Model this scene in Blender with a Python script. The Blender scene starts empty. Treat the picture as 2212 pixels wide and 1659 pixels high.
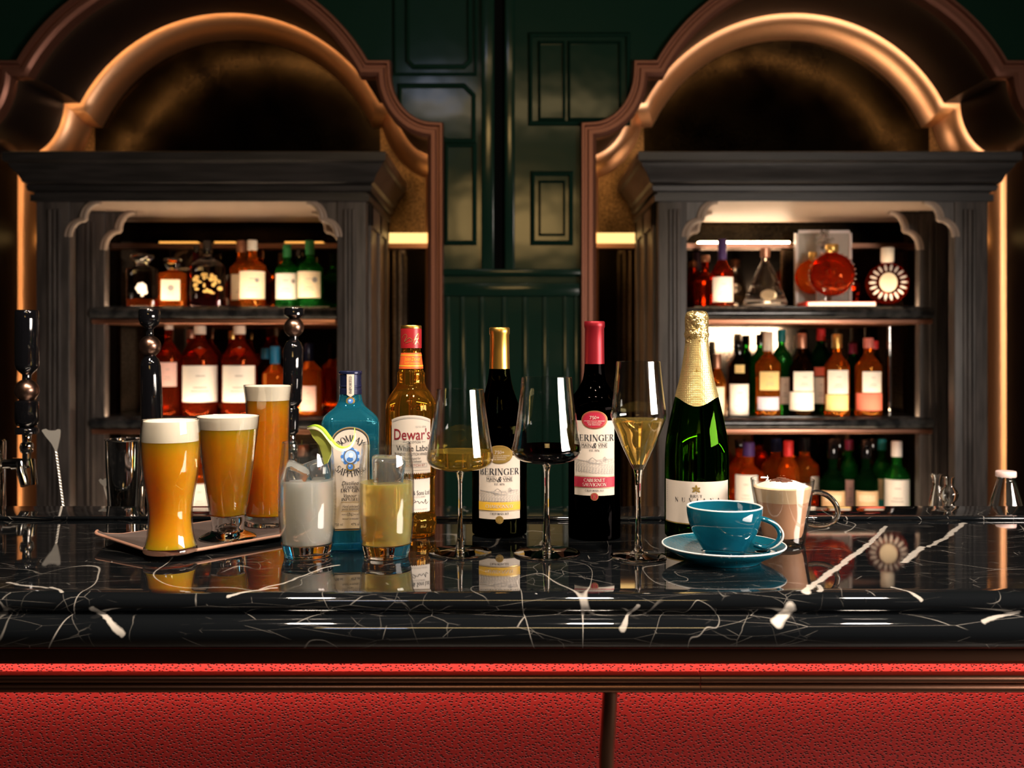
import bpy, bmesh, math, random
from math import sin, cos, pi, radians as R
random.seed(4)
C = bpy.context.scene
# ------------------------------------------------------------------ camera
F_PX, HOR = 2200.0, 750.0
ZC, ZT = 1.365, 1.10                       # eye height, counter top
cam_d = bpy.data.cameras.new('camera'); cam = bpy.data.objects.new('camera', cam_d)
C.collection.objects.link(cam); C.camera = cam
cam.location = (0, 0, ZC); cam.rotation_euler = (pi/2, 0, 0)
cam_d.sensor_width = 36; cam_d.lens = 36*F_PX/2212
cam_d.shift_y = -(829.5-HOR)/2212
cam_d.clip_start = .02
cam_d.dof.use_dof = True; cam_d.dof.focus_distance = 1.36; cam_d.dof.aperture_fstop = 5.6
# ------------------------------------------------------------------ world, exposure
w = bpy.data.worlds.new('world'); C.world = w; w.use_nodes = True
w.node_tree.nodes['Background'].inputs[0].default_value = (.5, .4, .35, 1)
w.node_tree.nodes['Background'].inputs[1].default_value = .02
C.view_settings.view_transform = 'Standard'; C.view_settings.look = 'None'
C.view_settings.gamma = 1; C.view_settings.exposure = 0.0
C.cycles.max_bounces = 14; C.cycles.diffuse_bounces = 3; C.cycles.glossy_bounces = 5
C.cycles.transmission_bounces = 12; C.cycles.transparent_max_bounces = 24
C.cycles.sample_clamp_indirect = 6.0
# ------------------------------------------------------------------ lamps
def area(name, loc, target, sx, sy, power, col, shape='RECTANGLE'):
    d = bpy.data.lights.new(name, 'AREA'); d.shape = shape; d.size = sx; d.size_y = sy
    d.energy = power; d.color = col
    o = bpy.data.objects.new(name, d); C.collection.objects.link(o); o.location = loc
    import mathutils
    v = mathutils.Vector(target)-mathutils.Vector(loc)
    o.rotation_euler = v.to_track_quat('-Z', 'Y').to_euler()
    return o
area('studio_softbox', (1.66, .55, 1.53), (.0, 1.35, 1.18), 1.0, .38, 58, (1, .87, .76))
for lx in (-.54, .21, .95):                # row of downlights in front of the bar
    area('ceiling_downlight', (lx, .72, 2.75), (lx, .72, 1.1), .12, .12, 26, (1, .84, .68), 'DISK').data.spread = R(142)
area('ceiling_line_light', (0, -.87, 3.25), (0, 1.8, 1.6), 1.5, .09, 7, (1, .70, .32))
area('room_wall_lamp', (0, -2.3, 2.5), (0, 3.5, 2.75), 1.1, .45, 2.2, (1, .62, .22)).data.spread = R(45)
area('window_light', (-.62, -1.3, 3.45), (-.4, 3.6, 2.6), .35, .16, 2.2, (.45, .6, 1))
area('under_counter_led', (0, 1.255, 1.001), (0, 1.30, 1.001), 3.0, .008, 13, (1, .55, .42))

# ------------------------------------------------------------------ helpers
def PX(px, Y): return (px-1106)/F_PX*Y
def PZ(py, Y): return ZC-(py-HOR)/F_PX*Y

class MB:
    def __init__(s): s.v=[]; s.f=[]; s.m=[]; s.uv=None
    def add(s, vs, fs, m=0):
        b=len(s.v); s.v += [tuple(p) for p in vs]
        for f in fs: s.f.append(tuple(b+i for i in f)); s.m.append(m)
    def box(s, x0,x1,y0,y1,z0,z1,m=0):
        s.add([(x0,y0,z0),(x1,y0,z0),(x1,y1,z0),(x0,y1,z0),(x0,y0,z1),(x1,y0,z1),(x1,y1,z1),(x0,y1,z1)],
              [(0,3,2,1),(4,5,6,7),(0,1,5,4),(1,2,6,5),(2,3,7,6),(3,0,4,7)], m)
    def bbox(s, x0,x1,y0,y1,z0,z1,b,m=0):
        # box with all edges bevelled by b
        X=[x0,x0+b,x1-b,x1]; Y=[y0,y0+b,y1-b,y1]; Z=[z0,z0+b,z1-b,z1]
        bm=bmesh.new(); bmesh.ops.create_cube(bm,size=1)
        for v in bm.verts: v.co=((x0+x1)/2+v.co.x*(x1-x0),(y0+y1)/2+v.co.y*(y1-y0),(z0+z1)/2+v.co.z*(z1-z0))
        bmesh.ops.bevel(bm,geom=bm.edges[:],offset=b,segments=3,profile=.5,affect='EDGES')
        bm.verts.index_update()
        s.add([v.co[:] for v in bm.verts],[[v.index for v in f.verts] for f in bm.faces],m); bm.free()
    def lathe(s, prof, seg=48, m=0, c=(0,0,0), sx=1, sy=1, pw=2):
        vs=[]; rings=[]
        for (r,z) in prof:
            if r < 1e-6: rings.append([len(vs)]); vs.append((c[0],c[1],c[2]+z))
            else:
                ids=[]
                for k in range(seg):
                    a=2*pi*k/seg; ca,sa=cos(a),sin(a)
                    if pw!=2:
                        q=(abs(ca)**pw+abs(sa)**pw)**(-1/pw); ca*=q; sa*=q
                    ids.append(len(vs)); vs.append((c[0]+r*ca*sx,c[1]+r*sa*sy,c[2]+z))
                rings.append(ids)
        fs=[]
        for A,B in zip(rings,rings[1:]):
            for k in range(seg):
                k2=(k+1)%seg
                if len(A)==1 and len(B)==1: continue
                if len(A)==1: fs.append((A[0],B[k2],B[k]))
                elif len(B)==1: fs.append((A[k],A[k2],B[0]))
                else: fs.append((A[k],A[k2],B[k2],B[k]))
        s.add(vs,fs,m)
    def tube(s, path, r, seg=12, m=0, flat=1.0, closed=False):
        import mathutils
        V=mathutils.Vector; P=[V(p) for p in path]; n=len(P); vs=[]; fs=[]
        rr = r if isinstance(r,(list,tuple)) else [r]*n
        t0=(P[1]-P[0]).normalized(); up=V((0,0,1)) if abs(t0.z)<.9 else V((0,1,0))
        nn=(up-t0*up.dot(t0)).normalized()
        for i in range(n):
            t=((P[(i+1)%n]-P[i-1]) if closed else (P[min(i+1,n-1)]-P[max(i-1,0)])).normalized()
            nn=(nn-t*nn.dot(t)).normalized(); b=t.cross(nn)
            for k in range(seg):
                a=2*pi*k/seg; vs.append(P[i]+nn*(cos(a)*rr[i]*flat)+b*(sin(a)*rr[i]))
        for i in range(n if closed else n-1):
            j=(i+1)%n
            for k in range(seg):
                k2=(k+1)%seg; fs.append((i*seg+k,i*seg+k2,j*seg+k2,j*seg+k))
        if not closed: fs.append(tuple(range(seg))[::-1]); fs.append(tuple((n-1)*seg+k for k in range(seg)))
        s.add(vs,fs,m)
    def sweep(s, path, prof, m=0, close_prof=False, closed=False, plane='xz', flip=1):
        # path: 2D points; prof: (offset along the left normal of the path, depth)
        n=len(path); vs=[]
        for i in range(n):
            p=path[i]
            a=path[i-1] if (i>0 or closed) else None; b=path[(i+1)%n] if (i<n-1 or closed) else None
            def nd(u,v):
                dx,dy=v[0]-u[0],v[1]-u[1]; l=math.hypot(dx,dy) or 1; return (-dy/l*flip,dx/l*flip)
            if a is None: nx,ny=nd(p,b)
            elif b is None: nx,ny=nd(a,p)
            else:
                n1=nd(a,p); n2=nd(p,b); nx,ny=n1[0]+n2[0],n1[1]+n2[1]; l=nx*nx+ny*ny
                nx,ny=(2*nx/l,2*ny/l) if l>1e-4 else n1
            for (o,d) in prof:
                q=(p[0]+nx*o,p[1]+ny*o)
                vs.append((q[0],d,q[1]) if plane=='xz' else (q[0],q[1],d))
        k=len(prof); fs=[]
        for i in range(n if closed else n-1):
            j=(i+1)%n
            for a in range(k if close_prof else k-1):
                b=(a+1)%k; fs.append((i*k+a,i*k+b,j*k+b,j*k+a))
        if close_prof and not closed:
            fs.append(tuple(range(k))); fs.append(tuple((n-1)*k+a for a in range(k))[::-1])
        s.add(vs,fs,m)
    def build(s, name, mats, parent=None, angle=38, loc=None, recalc=True, mirror=False):
        me=bpy.data.meshes.new(name); vs=s.v
        if mirror: vs=[(-x,y,z) for x,y,z in vs]
        me.from_pydata(vs,[],s.f)
        if not isinstance(mats,(list,tuple)): mats=[mats]
        for q in mats: me.materials.append(q)
        if s.uv:
            l=me.uv_layers.new(name='UVMap')
            for lp in me.loops: l.data[lp.index].uv=s.uv[lp.vertex_index]
        me.polygons.foreach_set('material_index',s.m)
        if recalc:
            bm=bmesh.new(); bm.from_mesh(me); bmesh.ops.recalc_face_normals(bm,faces=bm.faces[:]); bm.to_mesh(me); bm.free()
        me.shade_smooth(); me.set_sharp_from_angle(angle=R(angle)); me.update()
        o=bpy.data.objects.new(name,me); C.collection.objects.link(o)
        if parent: o.parent=parent
        if loc: o.location=loc
        return o

def tag(o, label=None, cat=None, group=None, kind=None):
    if label: o['label']=label
    if cat: o['category']=cat
    if group: o['group']=group
    if kind: o['kind']=kind
    return o
def thing(name, label, cat, loc=(0,0,0), rz=0, group=None):
    o=bpy.data.objects.new(name,None); C.collection.objects.link(o); o.empty_display_size=.02
    o.location=loc; o.rotation_euler=(0,0,rz); return tag(o,label,cat,group)
def face(X,Y): return -math.atan2(X,Y)
def copy_tree(o, parent=None):
    c=o.copy(); C.collection.objects.link(c); c.parent=parent
    for ch in list(o.children): copy_tree(ch,c)
    return c
def catmull(pts, n=4):
    out=[]
    for i in range(len(pts)-1):
        p0=pts[max(i-1,0)]; p1=pts[i]; p2=pts[i+1]; p3=pts[min(i+2,len(pts)-1)]
        for k in range(n):
            t=k/n
            out.append(tuple(.5*(2*b+(c-a)*t+(2*a-5*b+4*c-d)*t*t+(3*b-a-3*c+d)*t**3) for a,b,c,d in zip(p0,p1,p2,p3)))
    out.append(tuple(pts[-1])); return out
def pxprof(pts, Y, zbase):
    return [(h*Y/F_PX, PZ(y,Y)-zbase) for h,y in pts]

# ------------------------------------------------------------------ materials
def nt(name):
    m=bpy.data.materials.new(name); m.use_nodes=True; t=m.node_tree; t.nodes.clear()
    o=t.nodes.new('ShaderNodeOutputMaterial'); return m,t,o
def N(t, typ, **k):
    n=t.nodes.new('ShaderNode'+typ)
    for a,b in k.items():
        if a.startswith('i_'): n.inputs[a[2:].replace('_',' ')].default_value=b
        else: setattr(n,a,b)
    return n
def c4(c): return (c[0],c[1],c[2],1)
def pr(name, col, rough=.5, metal=0, spec=.5, bump=None, coat=0, noise=None, trans=0, ior=1.45):
    m,t,o=nt(name); p=N(t,'BsdfPrincipled'); t.links.new(p.outputs[0],o.inputs[0])
    p.inputs['Base Color'].default_value=c4(col); p.inputs['Roughness'].default_value=rough
    p.inputs['Metallic'].default_value=metal; p.inputs['Specular IOR Level'].default_value=spec
    p.inputs['Coat Weight'].default_value=coat; p.inputs['IOR'].default_value=ior
    p.inputs['Coat Roughness'].default_value=.03
    p.inputs['Transmission Weight'].default_value=trans
    if noise:   # (scale, colour b, stretch)
        tc=N(t,'TexCoord'); mp=N(t,'Mapping'); mp.inputs['Scale'].default_value=noise[2]
        nz=N(t,'TexNoise'); nz.inputs['Scale'].default_value=noise[0]; nz.inputs['Detail'].default_value=6
        mx=N(t,'MixRGB'); mx.inputs[1].default_value=c4(col); mx.inputs[2].default_value=c4(noise[1])
        rp=N(t,'ValToRGB'); rp.color_ramp.elements[0].position=.38; rp.color_ramp.elements[1].position=.62
        t.links.new(tc.outputs['Object'],mp.inputs[0]); t.links.new(mp.outputs[0],nz.inputs['Vector'])
        t.links.new(nz.outputs[0],rp.inputs[0]); t.links.new(rp.outputs[0],mx.inputs[0]); t.links.new(mx.outputs[0],p.inputs['Base Color'])
    if bump:    # (scale, strength, distance)
        tc=N(t,'TexCoord'); nz=N(t,'TexNoise'); nz.inputs['Scale'].default_value=bump[0]
        b=N(t,'Bump'); b.inputs['Strength'].default_value=bump[1]; b.inputs['Distance'].default_value=bump[2]
        t.links.new(tc.outputs['Object'],nz.inputs['Vector']); t.links.new(nz.outputs[0],b.inputs['Height']); t.links.new(b.outputs[0],p.inputs['Normal'])
    return m
def emis(name, col, s):
    m,t,o=nt(name); e=N(t,'Emission'); e.inputs[0].default_value=c4(col); e.inputs[1].default_value=s
    t.links.new(e.outputs[0],o.inputs[0]); return m
def glass(name, col=(1,1,1), ior=1.45, rough=0.0, glow=0.0, gcol=None):
    m,t,o=nt(name); g=N(t,'BsdfGlass'); g.inputs['Color'].default_value=c4(col); g.inputs['IOR'].default_value=ior; g.inputs['Roughness'].default_value=rough
    if glow:
        tr=N(t,'BsdfTranslucent'); tr.inputs[0].default_value=c4(gcol or col)
        df=N(t,'BsdfDiffuse'); df.inputs[0].default_value=c4(gcol or col)
        m1=N(t,'MixShader'); m1.inputs[0].default_value=.5
        t.links.new(tr.outputs[0],m1.inputs[1]); t.links.new(df.outputs[0],m1.inputs[2])
        mx=N(t,'MixShader'); mx.inputs[0].default_value=glow
        t.links.new(g.outputs[0],mx.inputs[1]); t.links.new(m1.outputs[0],mx.inputs[2]); t.links.new(mx.outputs[0],o.inputs[0])
    else: t.links.new(g.outputs[0],o.inputs[0])
    return m
def drink(name, col, scol, rad, mixf, ior=1.34, rough=0):
    m,t,o=nt(name); g=N(t,'BsdfGlass'); g.inputs['Color'].default_value=c4(col); g.inputs['IOR'].default_value=ior; g.inputs['Roughness'].default_value=rough
    p=N(t,'BsdfPrincipled'); p.inputs['Base Color'].default_value=c4(scol); p.inputs['Subsurface Weight'].default_value=1; p.inputs['Subsurface Radius'].default_value=rad
    p.inputs['Subsurface Scale'].default_value=1; p.inputs['Roughness'].default_value=.3; p.inputs['Specular IOR Level'].default_value=.1
    mx=N(t,'MixShader'); mx.inputs[0].default_value=mixf; t.links.new(g.outputs[0],mx.inputs[1]); t.links.new(p.outputs[0],mx.inputs[2]); t.links.new(mx.outputs[0],o.inputs[0]); return m
def thin_glass(name, tint=(.97,.98,.98), edge=(.45,.43,.40), base=.05):
    m,t,o=nt(name); lw=N(t,'LayerWeight'); lw.inputs[0].default_value=.5
    pw=N(t,'Math',operation='POWER'); pw.inputs[1].default_value=3.2; t.links.new(lw.outputs['Facing'],pw.inputs[0])
    ma=N(t,'Math',operation='MULTIPLY_ADD'); ma.inputs[1].default_value=.85; ma.inputs[2].default_value=base; t.links.new(pw.outputs[0],ma.inputs[0])
    p2=N(t,'Math',operation='POWER'); p2.inputs[1].default_value=5.0; t.links.new(lw.outputs['Facing'],p2.inputs[0])
    mc=N(t,'MixRGB'); mc.inputs[1].default_value=c4(tint); mc.inputs[2].default_value=c4(edge); t.links.new(p2.outputs[0],mc.inputs[0])
    tr=N(t,'BsdfTransparent'); t.links.new(mc.outputs[0],tr.inputs[0])
    gl=N(t,'BsdfGlossy'); gl.inputs['Roughness'].default_value=.015; gl.inputs[0].default_value=(1,1,1,1)
    mx=N(t,'MixShader'); t.links.new(ma.outputs[0],mx.inputs[0]); t.links.new(tr.outputs[0],mx.inputs[1]); t.links.new(gl.outputs[0],mx.inputs[2])
    t.links.new(mx.outputs[0],o.inputs[0]); return m

def marble():
    m,t,o=nt('black_marble'); L=t.links.new
    p=N(t,'BsdfPrincipled'); p.inputs['Roughness'].default_value=.035; p.inputs['IOR'].default_value=1.6; p.inputs['Coat Weight'].default_value=.4; p.inputs['Coat Roughness'].default_value=.02
    L(p.outputs[0],o.inputs[0])
    uv=N(t,'TexCoord'); src=uv.outputs['UV']
    def noise(scale,vec,det=3):
        n=N(t,'TexNoise'); n.inputs['Scale'].default_value=scale; n.inputs['Detail'].default_value=det; L(vec,n.inputs['Vector']); return n
    nz=noise(7,src); sb=N(t,'VectorMath',operation='SUBTRACT'); sb.inputs[1].default_value=(.5,.5,.5); L(nz.outputs['Color'],sb.inputs[0])
    sc=N(t,'VectorMath',operation='SCALE'); sc.inputs['Scale'].default_value=.085; L(sb.outputs[0],sc.inputs[0])
    ad=N(t,'VectorMath',operation='ADD'); L(src,ad.inputs[0]); L(sc.outputs[0],ad.inputs[1])
    nf=noise(42,src,5); sb2=N(t,'VectorMath',operation='SUBTRACT'); sb2.inputs[1].default_value=(.5,.5,.5); L(nf.outputs['Color'],sb2.inputs[0])
    sc2=N(t,'VectorMath',operation='SCALE'); sc2.inputs['Scale'].default_value=.008; L(sb2.outputs[0],sc2.inputs[0])
    ad2=N(t,'VectorMath',operation='ADD'); L(ad.outputs[0],ad2.inputs[0]); L(sc2.outputs[0],ad2.inputs[1])
    def layer(scale,width,msc,lo,hi,strg,rot=.5,st=(1,1,1),warp=True):
        mp=N(t,'Mapping'); mp.inputs['Rotation'].default_value=(0,0,rot); mp.inputs['Scale'].default_value=st; L(ad2.outputs[0] if warp else src,mp.inputs[0])
        v=N(t,'TexVoronoi',feature='DISTANCE_TO_EDGE',voronoi_dimensions='2D'); v.inputs['Scale'].default_value=scale; L(mp.outputs[0],v.inputs['Vector'])
        r=N(t,'MapRange'); r.inputs['From Min'].default_value=width*.25; r.inputs['From Max'].default_value=width; r.inputs['To Min'].default_value=1; r.inputs['To Max'].default_value=0; L(v.outputs[0],r.inputs[0])
        k=noise(msc,mp.outputs[0]); q=N(t,'MapRange'); q.inputs['From Min'].default_value=lo; q.inputs['From Max'].default_value=hi; L(k.outputs[0],q.inputs[0])
        mu=N(t,'Math',operation='MULTIPLY'); L(r.outputs[0],mu.inputs[0]); L(q.outputs[0],mu.inputs[1])
        m2=N(t,'Math',operation='MULTIPLY'); m2.inputs[1].default_value=strg; L(mu.outputs[0],m2.inputs[0]); return m2.outputs[0]
    def iso(scale,width,msc,lo,hi,strg,rot,st,det=2.5,off=0):
        mp=N(t,'Mapping'); mp.inputs['Rotation'].default_value=(0,0,rot); mp.inputs['Scale'].default_value=st; mp.inputs['Location'].default_value=(off,off*.7,0); L(src,mp.inputs[0])
        n=noise(scale,mp.outputs[0],det); n.inputs['Roughness'].default_value=.55
        sb_=N(t,'Math',operation='SUBTRACT'); sb_.inputs[1].default_value=.5; L(n.outputs[0],sb_.inputs[0]); ab=N(t,'Math',operation='ABSOLUTE'); L(sb_.outputs[0],ab.inputs[0])
        r=N(t,'MapRange'); r.inputs['From Min'].default_value=width*.25; r.inputs['From Max'].default_value=width; r.inputs['To Min'].default_value=1; r.inputs['To Max'].default_value=0; L(ab.outputs[0],r.inputs[0])
        k=noise(msc,mp.outputs[0]); q=N(t,'MapRange'); q.inputs['From Min'].default_value=lo; q.inputs['From Max'].default_value=hi; L(k.outputs[0],q.inputs[0])
        mu=N(t,'Math',operation='MULTIPLY'); L(r.outputs[0],mu.inputs[0]); L(q.outputs[0],mu.inputs[1])
        m2=N(t,'Math',operation='MULTIPLY'); m2.inputs[1].default_value=strg; L(mu.outputs[0],m2.inputs[0]); return m2.outputs[0]
    outs=[iso(4.5,.0024,3,.53,.60,.55,.9,(1,.6,1),1.2), iso(8,.0035,5,.54,.62,.5,.5,(1,.5,1),1.2,3.1), iso(15,.0045,8,.56,.64,.35,1.2,(1,.6,1),1.5,7.7),
          layer(6,.007,4,.58,.66,.30), layer(14,.012,7,.60,.70,.26,.2), layer(30,.02,9,.60,.72,.22,1.0),
          layer(5,.006,4,.50,.6,.45,.22,(1,5.5,1),False), layer(7,.006,6,.52,.6,.32,-.30,(1,6,1),False), layer(11,.007,6,.52,.6,.22,.12,(1,7,1),False)]
    def seg(a,b,wd,st):       # one broad vein between two points of the slab
        dx,dy=b[0]-a[0],b[1]-a[1]; l=math.hypot(dx,dy)
        s1=N(t,'VectorMath',operation='SUBTRACT'); s1.inputs[1].default_value=(a[0],a[1],0); L(ad2.outputs[0] if wd<.004 else fine,s1.inputs[0])
        d1=N(t,'VectorMath',operation='DOT_PRODUCT'); d1.inputs[1].default_value=(dx/l,dy/l,0); L(s1.outputs[0],d1.inputs[0])
        d2=N(t,'VectorMath',operation='DOT_PRODUCT'); d2.inputs[1].default_value=(-dy/l,dx/l,0); L(s1.outputs[0],d2.inputs[0])
        cl=N(t,'Clamp'); cl.inputs['Max'].default_value=l; L(d1.outputs['Value'],cl.inputs[0])
        s2=N(t,'Math',operation='SUBTRACT'); L(d1.outputs['Value'],s2.inputs[0]); L(cl.outputs[0],s2.inputs[1])
        cx=N(t,'CombineXYZ'); L(s2.outputs[0],cx.inputs[0]); L(d2.outputs['Value'],cx.inputs[1])
        ln=N(t,'VectorMath',operation='LENGTH'); L(cx.outputs[0],ln.inputs[0])
        r=N(t,'MapRange'); r.inputs['From Min'].default_value=wd*.55; r.inputs['From Max'].default_value=wd; r.inputs['To Min'].default_value=st; r.inputs['To Max'].default_value=0; L(ln.outputs['Value'],r.inputs[0])
        return r.outputs[0]
    sc3=N(t,'VectorMath',operation='SCALE'); sc3.inputs['Scale'].default_value=.011; L(sb2.outputs[0],sc3.inputs[0])
    ad3=N(t,'VectorMath',operation='ADD'); L(src,ad3.inputs[0]); L(sc3.outputs[0],ad3.inputs[1]); fine=ad3.outputs[0]
    def g(px,py): Y=.265*F_PX/(py-HOR); return (PX(px,Y),Y)
    for a,b,wd,st in ((g(1925,1142),g(1890,1180),.004,.75),(g(1890,1180),g(1765,1276),.0052,.8),((.3315,1.112),(.318,1.083),.0058,.9),((.298,1.062),(.281,1.034),.0075,.95),
                      ((.342,1.106),(.334,1.085),.0035,.7),(g(2095,1135),g(2062,1163),.005,.7),(g(2062,1163),g(2020,1188),.004,.6),(g(2005,1188),g(1968,1222),.006,.7),
                      (g(720,1236),g(560,1283),.003,.6),((-.255,1.10),(-.31,1.07),.003,.7),(g(0,1262),g(60,1280),.003,.6),((-.52,1.104),(-.49,1.075),.0035,.7),((-.45,1.06),(-.41,1.022),.004,.75),
                      ((.42,1.104),(.445,1.08),.0025,.6),((.13,1.055),(.115,1.02),.003,.6),((.50,1.035),(.545,1.055),.004,.6)):
        outs.append(seg(a,b,wd,st))
    cur=outs[0]
    for q in outs[1:]:
        mm=N(t,'Math',operation='MAXIMUM'); L(cur,mm.inputs[0]); L(q,mm.inputs[1]); cur=mm.outputs[0]
    mx=N(t,'MixRGB'); mx.inputs[1].default_value=(.0035,.0042,.005,1); mx.inputs[2].default_value=(.50,.46,.41,1); L(cur,mx.inputs[0]); L(mx.outputs[0],p.inputs['Base Color'])
    return m
def leather():
    m,t,o=nt('red_ostrich_leather'); L=t.links.new
    p=N(t,'BsdfPrincipled'); p.inputs['Roughness'].default_value=.5; p.inputs['Specular IOR Level'].default_value=.35; L(p.outputs[0],o.inputs[0])
    tc=N(t,'TexCoord'); mp=N(t,'Mapping'); mp.inputs['Rotation'].default_value=(0,.35,0); mp.inputs['Scale'].default_value=(.8,1,1.15); L(tc.outputs['Object'],mp.inputs[0])
    nz=N(t,'TexNoise'); nz.inputs['Scale'].default_value=120; L(mp.outputs[0],nz.inputs['Vector'])
    sc=N(t,'VectorMath',operation='SCALE'); sc.inputs['Scale'].default_value=.003; L(nz.outputs['Color'],sc.inputs[0])
    ad=N(t,'VectorMath',operation='ADD'); L(mp.outputs[0],ad.inputs[0]); L(sc.outputs[0],ad.inputs[1])
    sx=N(t,'SeparateXYZ'); L(ad.outputs[0],sx.inputs[0]); cx=N(t,'CombineXYZ'); L(sx.outputs[0],cx.inputs[0]); L(sx.outputs[2],cx.inputs[1])
    v=N(t,'TexVoronoi',voronoi_dimensions='2D'); v.inputs['Scale'].default_value=225; L(cx.outputs[0],v.inputs['Vector'])
    r=N(t,'MapRange'); r.inputs['From Min'].default_value=.12; r.inputs['From Max'].default_value=.32; L(v.outputs['Distance'],r.inputs[0])
    mx=N(t,'MixRGB'); mx.inputs[1].default_value=(.045,.003,.004,1); mx.inputs[2].default_value=(.25,.019,.017,1); L(r.outputs[0],mx.inputs[0]); L(mx.outputs[0],p.inputs['Base Color'])
    b=N(t,'Bump'); b.inputs['Strength'].default_value=.8; b.inputs['Distance'].default_value=.0015; L(r.outputs[0],b.inputs['Height']); L(b.outputs[0],p.inputs['Normal'])
    return m
def antique(name, a, b, rough):
    m,t,o=nt(name); L=t.links.new; p=N(t,'BsdfPrincipled'); p.inputs['Metallic'].default_value=1; p.inputs['Roughness'].default_value=rough; L(p.outputs[0],o.inputs[0])
    tc=N(t,'TexCoord'); n1=N(t,'TexNoise'); n1.inputs['Scale'].default_value=110; n1.inputs['Detail'].default_value=4; L(tc.outputs['Object'],n1.inputs['Vector'])
    n2=N(t,'TexNoise'); n2.inputs['Scale'].default_value=5; L(tc.outputs['Object'],n2.inputs['Vector'])
    mm=N(t,'Math',operation='MULTIPLY'); L(n1.outputs[0],mm.inputs[0]); L(n2.outputs[0],mm.inputs[1])
    rp=N(t,'MapRange'); rp.inputs['From Min'].default_value=.15; rp.inputs['From Max'].default_value=.36; L(mm.outputs[0],rp.inputs[0])
    mx=N(t,'MixRGB'); mx.inputs[1].default_value=c4(a); mx.inputs[2].default_value=c4(b); L(rp.outputs[0],mx.inputs[0]); L(mx.outputs[0],p.inputs['Base Color'])
    return m

M={}
M['marble']=marble(); M['leather']=leather()
M['shelf_marble']=pr('shelf_marble',(.012,.013,.015),.12,noise=(26,(.05,.05,.05),(1,1,1)))
M['copper']=pr('brushed_copper',(.62,.30,.20),.34,1)
M['copper_ring']=pr('satin_copper',(.92,.52,.30),.42,1)
M['bronze']=pr('dark_bronze',(.34,.17,.11),.30,1)
M['frame']=pr('copper_paint',(.20,.080,.052),.40,.55)
M['dark_gloss']=pr('black_bronze_lacquer',(.008,.006,.006),.38,0,.14)
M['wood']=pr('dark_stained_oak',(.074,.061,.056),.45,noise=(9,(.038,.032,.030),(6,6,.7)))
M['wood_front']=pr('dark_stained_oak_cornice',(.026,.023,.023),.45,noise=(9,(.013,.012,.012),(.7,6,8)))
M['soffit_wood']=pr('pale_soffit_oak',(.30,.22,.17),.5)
M['green']=pr('glossy_green_paint',(.006,.022,.015),.13,0,.26,bump=(5,.10,.02))
M['gold_mirror']=antique('antique_gold_mirror',(.03,.018,.008),(.17,.10,.045),.42)
M['lunette_mirror']=antique('dark_lunette_mirror',(.003,.002,.0015),(.026,.017,.008),.20)
M['dark_mirror']=antique('dark_antique_mirror',(.10,.065,.04),(.24,.17,.11),.06)
M['led']=emis('warm_led',(1,.58,.26),36)
M['led_shelf']=emis('shelf_led',(1,.72,.46),46)
M['led_gold']=emis('gold_led',(1,.60,.20),1.9)
M['dim_reflection']=emis('dim_amber_reflection',(1,.42,.08),1.3)
M['chrome']=pr('polished_steel',(.75,.73,.71),.06,1)
M['steel']=pr('satin_steel',(.55,.53,.50),.25,1)
M['spoon']=pr('pale_satin_steel',(.80,.76,.70),.38,.75)
M['black']=pr('black_lacquer',(.004,.004,.005),.05,0,.6,coat=.5)
M['dark']=pr('dark_room_paint',(.012,.010,.010),.7)
M['floor']=pr('dark_floor_boards',(.03,.022,.016),.4,noise=(3,(.015,.011,.008),(8,1,1)))
M['ballc']=pr('copper_ball',(.34,.20,.15),.28,1)
M['thin']=thin_glass('clear_thin_glass')
M['glass']=glass('clear_glass',(.985,.99,.985),1.5)
M['ice']=glass('ice',(.97,.985,.985),1.31,.04,.08,(.9,.93,.95))
M['beer']=drink('lager_beer',(1,.60,.10),(1,.37,.010),(.06,.022,.003),.72)
M['beer_dark']=drink('amber_beer',(1,.50,.07),(1,.29,.007),(.06,.018,.002),.66)
M['foam']=pr('beer_foam',(.74,.64,.51),.8)
M['tonic']=drink('cloudy_tonic',(.98,.97,.94),(.96,.87,.78),(.03,.03,.028),.36,1.33,.02)
M['ginger']=drink('pale_ginger_drink',(1,.84,.42),(1,.72,.26),(.03,.020,.008),.22,1.33,.01)
M['white_wine']=glass('white_wine',(1,.86,.36),1.34,0,.07,(1,.7,.15))
M['champ']=glass('sparkling_wine',(1,.88,.50),1.34,0,.10,(1,.75,.25))
M['red_wine']=glass('red_wine',(.10,.006,.012),1.34)
M['lime_peel']=pr('lime_peel',(.36,.60,.04),.35)
M['lime_flesh']=pr('lime_flesh',(.72,.80,.14),.3)
M['lime_pith']=pr('lime_pith',(.88,.90,.55),.5)
M['tray']=pr('brown_leather_tray',(.095,.070,.062),.5,0,.4,bump=(900,.25,.0006))
M['tray_edge']=pr('tan_tray_edge',(.42,.22,.15),.5)
M['teal']=pr('teal_glaze',(.004,.095,.145),.06,0,.6,coat=.6,noise=(14,(.003,.062,.102),(1,1,1)))
M['pale_rim']=pr('pale_glaze_rim',(.55,.56,.55),.2)
M['coffee_dark']=pr('black_coffee',(.02,.012,.008),.05)
M['latte']=pr('milky_coffee',(.50,.25,.14),.5); M['latte_foam']=pr('coffee_foam',(.62,.42,.25),.8); M['cream']=pr('cream',(.66,.58,.49),.7)
M['cocoa']=pr('cocoa_powder',(.10,.035,.018),.9,bump=(600,.6,.002))
M['paper']=pr('cream_label_paper',(.54,.465,.395),.6); M['paper_white']=pr('white_label_paper',(.60,.54,.48),.6)
M['ink']=pr('black_ink',(.02,.02,.025),.6); M['grey_ink']=pr('grey_ink',(.28,.26,.25),.6)
M['red_ink']=pr('dark_red_ink',(.20,.010,.018),.5); M['wine_red']=pr('burgundy_print',(.33,.012,.035),.4)
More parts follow.
